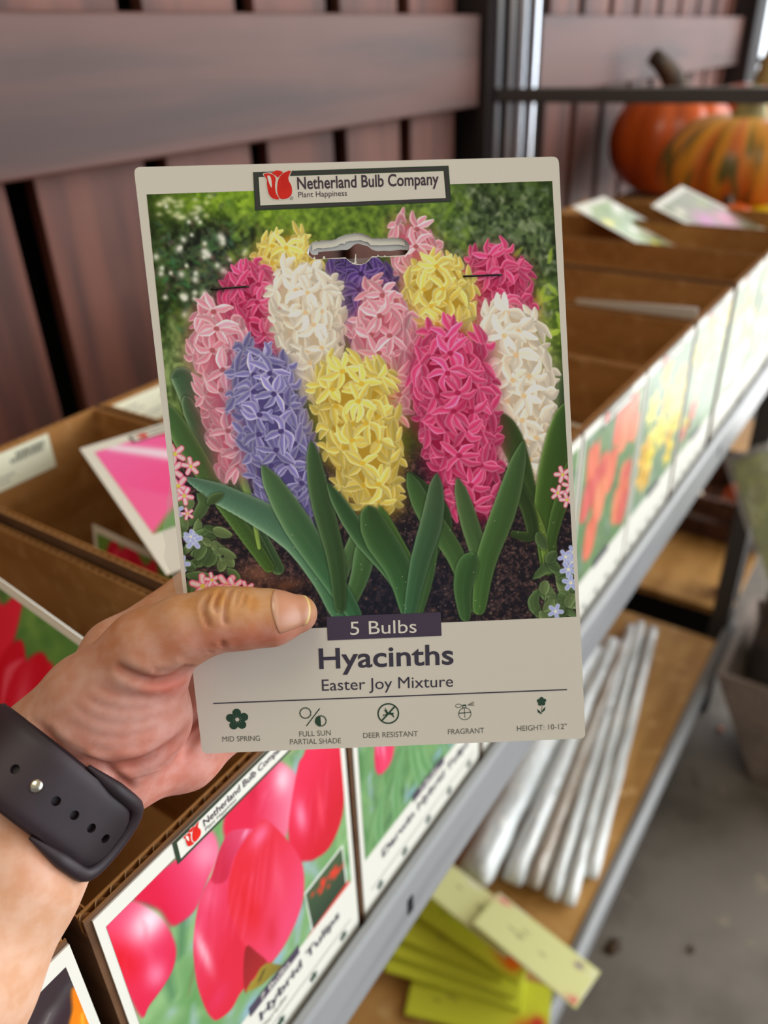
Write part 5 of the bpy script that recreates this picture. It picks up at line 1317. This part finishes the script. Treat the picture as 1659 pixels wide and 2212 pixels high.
stripe(pumpkin((2.16, .445, 1.055), .192, .235, 12, M['striped'], 'squat yellow orange pumpkin with green stripes, nearest the boxes', 'pumpkins beyond the boxes', .07, (.01, -.01), M['pale_stem'], 3), 12, 3.0)
pumpkin((2.44, .700, 1.055), .165, .27, 10, M['orange'], 'tall dark orange pumpkin with a thick brown stem, left of the striped one', 'pumpkins beyond the boxes', .10, (-.05, .06), M['stem'], 5)
pumpkin((2.80, .54, 1.055), .20, .27, 11, M['orange'], 'orange pumpkin with a long pale stem behind the striped one', 'pumpkins beyond the boxes', .16, (.02, -.01), M['pale_stem'], 8)
pumpkin((2.03, .345, 1.055), .055, .06, 9, M['yellow'], 'small bright yellow gourd right of the striped pumpkin', None, .02, (0, 0), M['pale_stem'], 9)
pumpkin((1.93, .412, 1.055), .060, .075, 9, M['orange'], 'small orange gourd in front of the striped pumpkin', None, .02, (0, 0), M['stem'], 11)
cr = tag(empty('wooden_crate', (2.22, .40, .225)), 'dark brown crate on the lower shelf past the rack post', 'crate')
def ck(mb, name): return mb.build(name, M['dark_crate'], cr, bevel=.002)
M['dark_crate'] = mat('dark_crate_wood', srgb(92, 58, 40), .65, noise=(srgb(66, 40, 28), (10, 40, 40), .4, .6))
ck(MB().box(-.17, -.155, -.24, .24, 0, .055), 'side_slat'); ck(MB().box(-.17, -.155, -.24, .24, .07, .125), 'side_slat')
ck(MB().box(.155, .17, -.24, .24, 0, .125), 'back_slat'); ck(MB().box(-.155, .155, -.24, -.225, 0, .125), 'end_panel'); ck(MB().box(-.155, .155, .225, .24, 0, .125), 'end_panel')
ck(MB().box(-.155, .155, -.225, .225, 0, .012), 'bottom')
pumpkin((2.16, .27, .237), .07, .13, 9, M['orange'], 'small orange gourd in the dark crate on the lower shelf', None, .02, (0, 0), M['stem'], 12)
pumpkin((2.12, .45, .237), .07, .115, 9, mat('white_skin', srgb(226, 214, 190), .5), 'pale white gourd in the dark crate on the lower shelf', None, .02, (0, 0), M['stem'], 13)

# ------------------------------------------------------------------ long clear wrapped sleeves on the lower shelf
M['sleeve'] = mat('wrapped_white_plastic', srgb(236, 240, 240), .14, spec=.8, noise=[(srgb(206, 210, 210), (3, 60, 60), .42, .62), (srgb(240, 240, 236), (30, 30, 30), .55, .7)], bump=((25, 70, 70), .5, .006))
M['sleeve2'] = mat('wrapped_tan_plastic', srgb(176, 160, 144), .2, spec=.7, noise=[(srgb(206, 200, 190), (4, 50, 50), .45, .65)], bump=((25, 70, 70), .5, .006))
SL = [((0.7296, 0.3643, 0.3), (1.3818, 0.4227, 0.3), .030, .028, 'sleeve', 'widest pale plastic sleeve lying next to the upper rail'),
      ((0.7657, 0.312, 0.285), (1.4343, 0.3875, 0.285), .0185, .020, 'sleeve', 'second pale plastic sleeve from the upper rail'),
      ((0.7781, 0.2812, 0.282), (1.4421, 0.3665, 0.282), .0145, .017, 'sleeve2', 'tan tinted plastic sleeve, third from the upper rail'),
      ((0.7774, 0.2475, 0.28), (1.511, 0.3699, 0.28), .0125, .015, 'sleeve', 'thin pale plastic sleeve, fourth from the upper rail'),
      ((0.7818, 0.2212, 0.278), (1.5329, 0.3554, 0.278), .0115, .014, 'sleeve', 'thin pale plastic sleeve, fifth from the upper rail'),
      ((0.8465, 0.2101, 0.278), (1.5306, 0.3267, 0.278), .0125, .013, 'sleeve', 'crumpled clear plastic sleeve closest to the lower rail')]
for k, (a, b, hw_, hh_, mm_, lab) in enumerate(SL):
    a = Vector(a); b = Vector(b); b.z = a.z; d = (b-a).normalized(); sd = Vector((-d.y, d.x, 0)); L = (b-a).length; mb = MB(); n_, m_ = 60, 18; vs = []
    for i in range(n_+1):
        t = i/n_; endk = min(1, (min(t, 1-t)*L/.03+.12)**.6)
        for j in range(m_):
            an = 2*PI*j/m_; w1 = 1+.10*mnoise.noise(Vector((t*L*14, math.cos(an)*1.6+k*9, math.sin(an)*1.6)))+.05*mnoise.noise(Vector((t*L*50, math.cos(an)*3+k*5, math.sin(an)*3)))
            q = a+d*(L*t)+sd*(math.cos(an)*hw_*w1*(.8+.2*endk))+Vector((0, 0, math.sin(an)*hh_*w1*endk))
            vs.append((q.x, q.y, max(.2590, q.z-a.z+.259+hh_)))
    fs = [(i*m_+j, i*m_+(j+1) % m_, (i+1)*m_+(j+1) % m_, (i+1)*m_+j) for i in range(n_) for j in range(m_)]
    fs += [tuple(reversed(range(m_))), tuple(range(n_*m_, (n_+1)*m_))]
    tag(mb.add(vs, fs).build('wrapped_sleeve', M[mm_], None, smooth=True), lab, 'plastic sleeve', 'long wrapped sleeves on the lower shelf')

# ------------------------------------------------------------------ yellow green seed packs heaped on the lower shelf
M['lime'] = mat('lime_card', srgb(206, 210, 60), .3, spec=.5, noise=(srgb(190, 194, 40), (30, 30, 30), .4, .7))
M['lime_pale_glare'] = mat('pale_glare_lime_card', srgb(230, 232, 160), .22, spec=.6, noise=(srgb(240, 240, 208), (20, 20, 20), .45, .7))  # pale lime card, whitened further in its colour to carry glare
def lime_pack(c, ang, tilt, roll, label, m='lime', w=190.0, h=80.0, spots=()):
    e = Matrix.Translation(Vector(c)) @ Matrix.Rotation(ang, 4, 'Z') @ Matrix.Rotation(tilt, 4, 'Y') @ Matrix.Rotation(roll, 4, 'X')
    o = tag(empty('seed_pack', mtx=e), label, 'seed pack', 'lime green packs heaped on the lower shelf')
    MB().box(-w*.0005, w*.0005, -h*.0005, h*.0005, -.004, 0).build('card', M[m], o, bevel=.0006)
    cvv = Cv(w-6, h-6, .8, -w/2+3, -h/2+3, (208, 212, 64) if m == 'lime' else (230, 232, 166)); q = np.random.default_rng(int(abs(c[0]*1e4)) % 999)  # print base of the pale packs is whitened for glare too
    for (x, y, rx_, ry_, cl, al) in spots: cvv.blob((x, y), rx_, ry_, .3, cl, al)
    for i in range(5): cvv.blob((-w*.3+q.random()*w*.5, -h*.2+q.random()*h*.4), 7, 2.2, 0, (96, 96, 60), .5)
    print_mesh('pack_print', cvv, M['gloss_print'], o, .0002, gain=1.1)
    return o
RED = [(70, -26, 22, 16, (214, 70, 26), 1), (84, -14, 12, 12, (196, 24, 50), .9), (60, -30, 9, 7, (236, 232, 220), .9)]
RD2 = [(52, 10, 26, 22, (206, 50, 24), 1), (62, -4, 16, 16, (226, 90, 20), 1), (40, 20, 10, 9, (150, 20, 20), .8)]
PNK = [(-80, 32, 14, 8, (232, 70, 110), 1), (20, 34, 14, 9, (232, 60, 100), 1), (88, -34, 14, 10, (226, 40, 90), 1), (-20, 30, 20, 6, (240, 236, 230), .9)]
PK2 = [(82, -32, 16, 12, (224, 40, 90), 1), (60, 20, 8, 6, (120, 96, 130), .8), (88, 26, 14, 12, (238, 240, 226), .9), (-70, 30, 14, 8, (236, 90, 120), .9)]
def at(c, d, ang): return c
lime_pack((0.58, 0.2712, 0.268), -1.22, 0.0, .02, 'lowest lime pack of the heap, red flowers in its corner', 'lime', 200, 84, RED)
lime_pack((0.5997, 0.3202, 0.276), -1.27, .03, .02, 'lime pack second from the bottom of the heap', 'lime', 200, 70, [(70, 8, 14, 12, (210, 60, 24), .9), (40, -16, 8, 4, (236, 232, 220), .8)])
lime_pack((0.618, 0.3306, 0.285), -1.33, .02, .03, 'lime pack third from the bottom of the heap, red flower print', 'lime', 200, 80, RD2)
lime_pack((0.6306, 0.3538, 0.294), -1.40, .02, .02, 'lime pack fourth from the bottom with a dark bulb picture', 'lime', 195, 80, [(-10, 10, 10, 5, (70, 60, 40), .8), (20, 28, 10, 6, (190, 40, 30), .9)])
lime_pack((0.6579, 0.3256, 0.305), -1.62, .03, -.03, 'lime pack just beneath the two pale ones, orange red corner', 'lime', 200, 84, [(70, -6, 26, 24, (200, 40, 22), 1), (80, -22, 14, 12, (230, 100, 20), 1), (-30, 10, 12, 6, (80, 70, 50), .8)])
lime_pack((0.6666, 0.3231, 0.33), -1.70, .05, -.02, 'pale lime pack on top, nearer the upper rail', 'lime_pale_glare', 150, 66, PNK)
lime_pack((0.6531, 0.2236, 0.338), -1.72, .06, -.02, 'pale lime pack on top, sticking out over the lower rail', 'lime_pale_glare', 172, 66, PK2)

# ------------------------------------------------------------------ the big pot in the aisle and what stands in it
pt = tag(empty('plant_pot', (1.56, -.04, 0)), 'large square taupe planter with swirl relief standing on the concrete floor', 'pot')
M['taupe'] = mat('taupe_glaze', srgb(150, 134, 124), .5, spec=.4, noise=(srgb(128, 114, 106), (9, 9, 9), .4, .65))
def planter(top, bot, H_, th):
    (tx0, tx1, ty0, ty1), (bx0, bx1, by0, by1) = top, bot; mb = MB(); N = 44
    ct = [(tx0, ty1), (tx0, ty0), (tx1, ty0), (tx1, ty1)]; cb = [(bx0, by1), (bx0, by0), (bx1, by0), (bx1, by1)]
    def ring(f, z, bump):
        out = []
        for s_ in range(4):
            a = [cb[s_][k]*(1-f)+ct[s_][k]*f for k in (0, 1)]; b_ = [cb[(s_+1) % 4][k]*(1-f)+ct[(s_+1) % 4][k]*f for k in (0, 1)]
            L = math.hypot(b_[0]-a[0], b_[1]-a[1]); nx_, ny_ = (b_[1]-a[1])/L, -(b_[0]-a[0])/L
            for i in range(N):
                u = i/N; h = 0.0
                if bump and .06 < u < .94:
                    cx = (math.floor(u*4)+.5)/4; cz = (math.floor(f*3)+.5)/3; dx, dz = (u-cx)*L, (f-cz)*H_; rr_ = math.hypot(dx, dz)
                    if rr_ < .044: h = .0030*(.5+.5*math.cos(rr_*430-math.atan2(dz, dx)))**2*min(1, (.044-rr_)/.010)
                out.append((a[0]+(b_[0]-a[0])*u-nx_*h*-1*(-1), a[1]+(b_[1]-a[1])*u-ny_*h, z))
        return out
    rows = [ring(f, H_*f, True) for f in np.linspace(0, 1, 50)]
    sh = th/((tx1-tx0)/2)
    def inner(f, z):
        cx, cy = (tx0+tx1)/2, (ty0+ty1)/2; return [(cx+(x-cx)*(1-sh), cy+(y-cy)*(1-sh), z) for x, y, _ in ring(f, z, False)]
    rows += [inner(1, H_), inner(.22, H_*.22)]
    k = 4*N; vs = [q for r_ in rows for q in r_]; fs = [(j*k+i, j*k+(i+1) % k, (j+1)*k+(i+1) % k, (j+1)*k+i) for j in range(len(rows)-1) for i in range(k)]
    fs += [tuple(reversed(range(k))), tuple(range((len(rows)-1)*k, len(rows)*k))]
    return mb.add(vs, fs)
planter((-.16, .16, -.20, .20), (-.102, .102, -.115, .085), .31, .012).build('pot_body', M['taupe'], pt)
M['dark_film'] = mat('dark_plastic', srgb(88, 85, 84), .3, spec=.6, noise=(srgb(92, 90, 90), (4, 4, 30), .5, .7), bump=((14, 14, 40), .6, .01))
def sack(name, c, rx, ry, h, m, lab, cat, seed, top=.6):
    vs = []; n_, m_ = 34, 48
    for i in range(n_+1):
        t = i/n_; k = (math.sin(min(1, t*4+.3)*PI/2))*(1-(1-top)*max(0, t-.45)/.55)
        for j in range(m_):
            a = 2*PI*j/m_; w1 = 1+.10*mnoise.noise(Vector((math.cos(a)*2+seed, math.sin(a)*2, t*4)))+.06*mnoise.noise(Vector((math.cos(a)*6+seed, math.sin(a)*6, t*3)))
            vs.append((c[0]+rx*k*w1*math.cos(a), c[1]+ry*k*w1*math.sin(a), c[2]+h*t))
    fs = [(i*m_+j, i*m_+(j+1) % m_, (i+1)*m_+(j+1) % m_, (i+1)*m_+j) for i in range(n_) for j in range(m_)]+[tuple(reversed(range(m_))), tuple(range(n_*m_, (n_+1)*m_))]
    return tag(MB().add(vs, fs).build(name, m, None, smooth=True), lab, cat)
sack('plastic_sack', (1.565, -.045, .075), .128, .165, .66, M['dark_film'], 'dark grey plastic sack standing in the taupe planter', 'sack', 3, .8)
# clear pouch with a flower print propped against the sack
u0, v0 = Vector((1.4, 0.2309, 0.7901)), Vector((1.34, 0.1245, 0.6217))
M['pouch'] = clear_mat('pouch_film', srgb(226, 226, 222), .18, .15)
pcv = Cv(180, 230, .8, 0, 0, (150, 146, 110)); bg_leaves(pcv, [(190, 200, 80), (110, 130, 60), (216, 214, 180)], 12, 60, 10)
for x, y, c in ((60, 150, (214, 216, 120)), (110, 130, (200, 120, 130)), (90, 90, (206, 206, 130)), (140, 170, (186, 110, 130))): pcv.blob((x, y), 26, 20, .4, c, .8)
px_ = (v0-u0); px_n = px_.normalized(); wy = Vector((1.47, 0.1419, 0.8839))-u0; wy = (wy-px_n*wy.dot(px_n)).normalized()
pm_ = frame(u0, u0+wy*.2, u0+px_n*.26)
po_ = tag(empty('plastic_pouch', mtx=pm_), 'clear plastic pouch with a yellow flower print leaning over the dark sack', 'pouch')
vs = []; nu, nv = 20, 26
for sg in (1, -1):
    for j in range(nv):
        for i in range(nu):
            u, v = i/(nu-1.0), j/(nv-1.0); e = min(1, 5*u*(1-u))*min(1, 5*v*(1-v)); vs.append((u*.2, v*.26, sg*.014*e*(1+.5*mnoise.noise(Vector((u*5, v*6, sg))))-.02))
fs = []
for s_ in (0, 1):
    o_ = s_*nu*nv
    for j in range(nv-1):
        for i in range(nu-1):
            q = (o_+j*nu+i, o_+j*nu+i+1, o_+(j+1)*nu+i+1, o_+(j+1)*nu+i); fs.append(q if s_ == 0 else q[::-1])
MB().add(vs, fs).build('film', M['pouch'], po_, smooth=True)
ins_ = print_mesh('picture', pcv, M['print'], po_, -.02, gain=1.0); ins_.location = (.010, .015, -.02)

# ------------------------------------------------------------------ scraps on the floor
M['dry_leaf'] = mat('dry_leaf', srgb(84, 62, 42), .7, noise=(srgb(58, 42, 30), (60, 60, 60), .4, .6))
M['petal_scrap'] = mat('petal_scrap', srgb(206, 130, 100), .6)
for c, r_, m_, lab, sd in (((0.9296, 0.1703, 0.0), .022, 'dry_leaf', 'larger dark dry leaf scrap on the concrete, left of the small one', 3), ((0.9997, 0.0502, 0.0), .010, 'dry_leaf', 'small dark dry leaf scrap farther right on the concrete', 7), ((1.5804, 0.1433, 0.0), .013, 'petal_scrap', 'pale orange petal scrap on the floor beside the planter', 9)):
    q = random.Random(sd); vs = [(0, 0, .004)]; n_ = 14
    for i in range(n_):
        a = 2*PI*i/n_; rr_ = r_*(.6+.6*q.random())*(1 if i % 2 else .8); vs.append((rr_*math.cos(a), rr_*.7*math.sin(a), .001+.006*q.random()))
    fs = [(0, 1+i, 1+(i+1) % n_) for i in range(n_)]
    o = MB().add(vs, fs).build('leaf_scrap', M[m_], None, smooth=True); o.location = (c[0], c[1], 0.0005)
    so = o.modifiers.new('thick', 'SOLIDIFY'); so.thickness = .0008
    tag(o, lab, 'leaf')
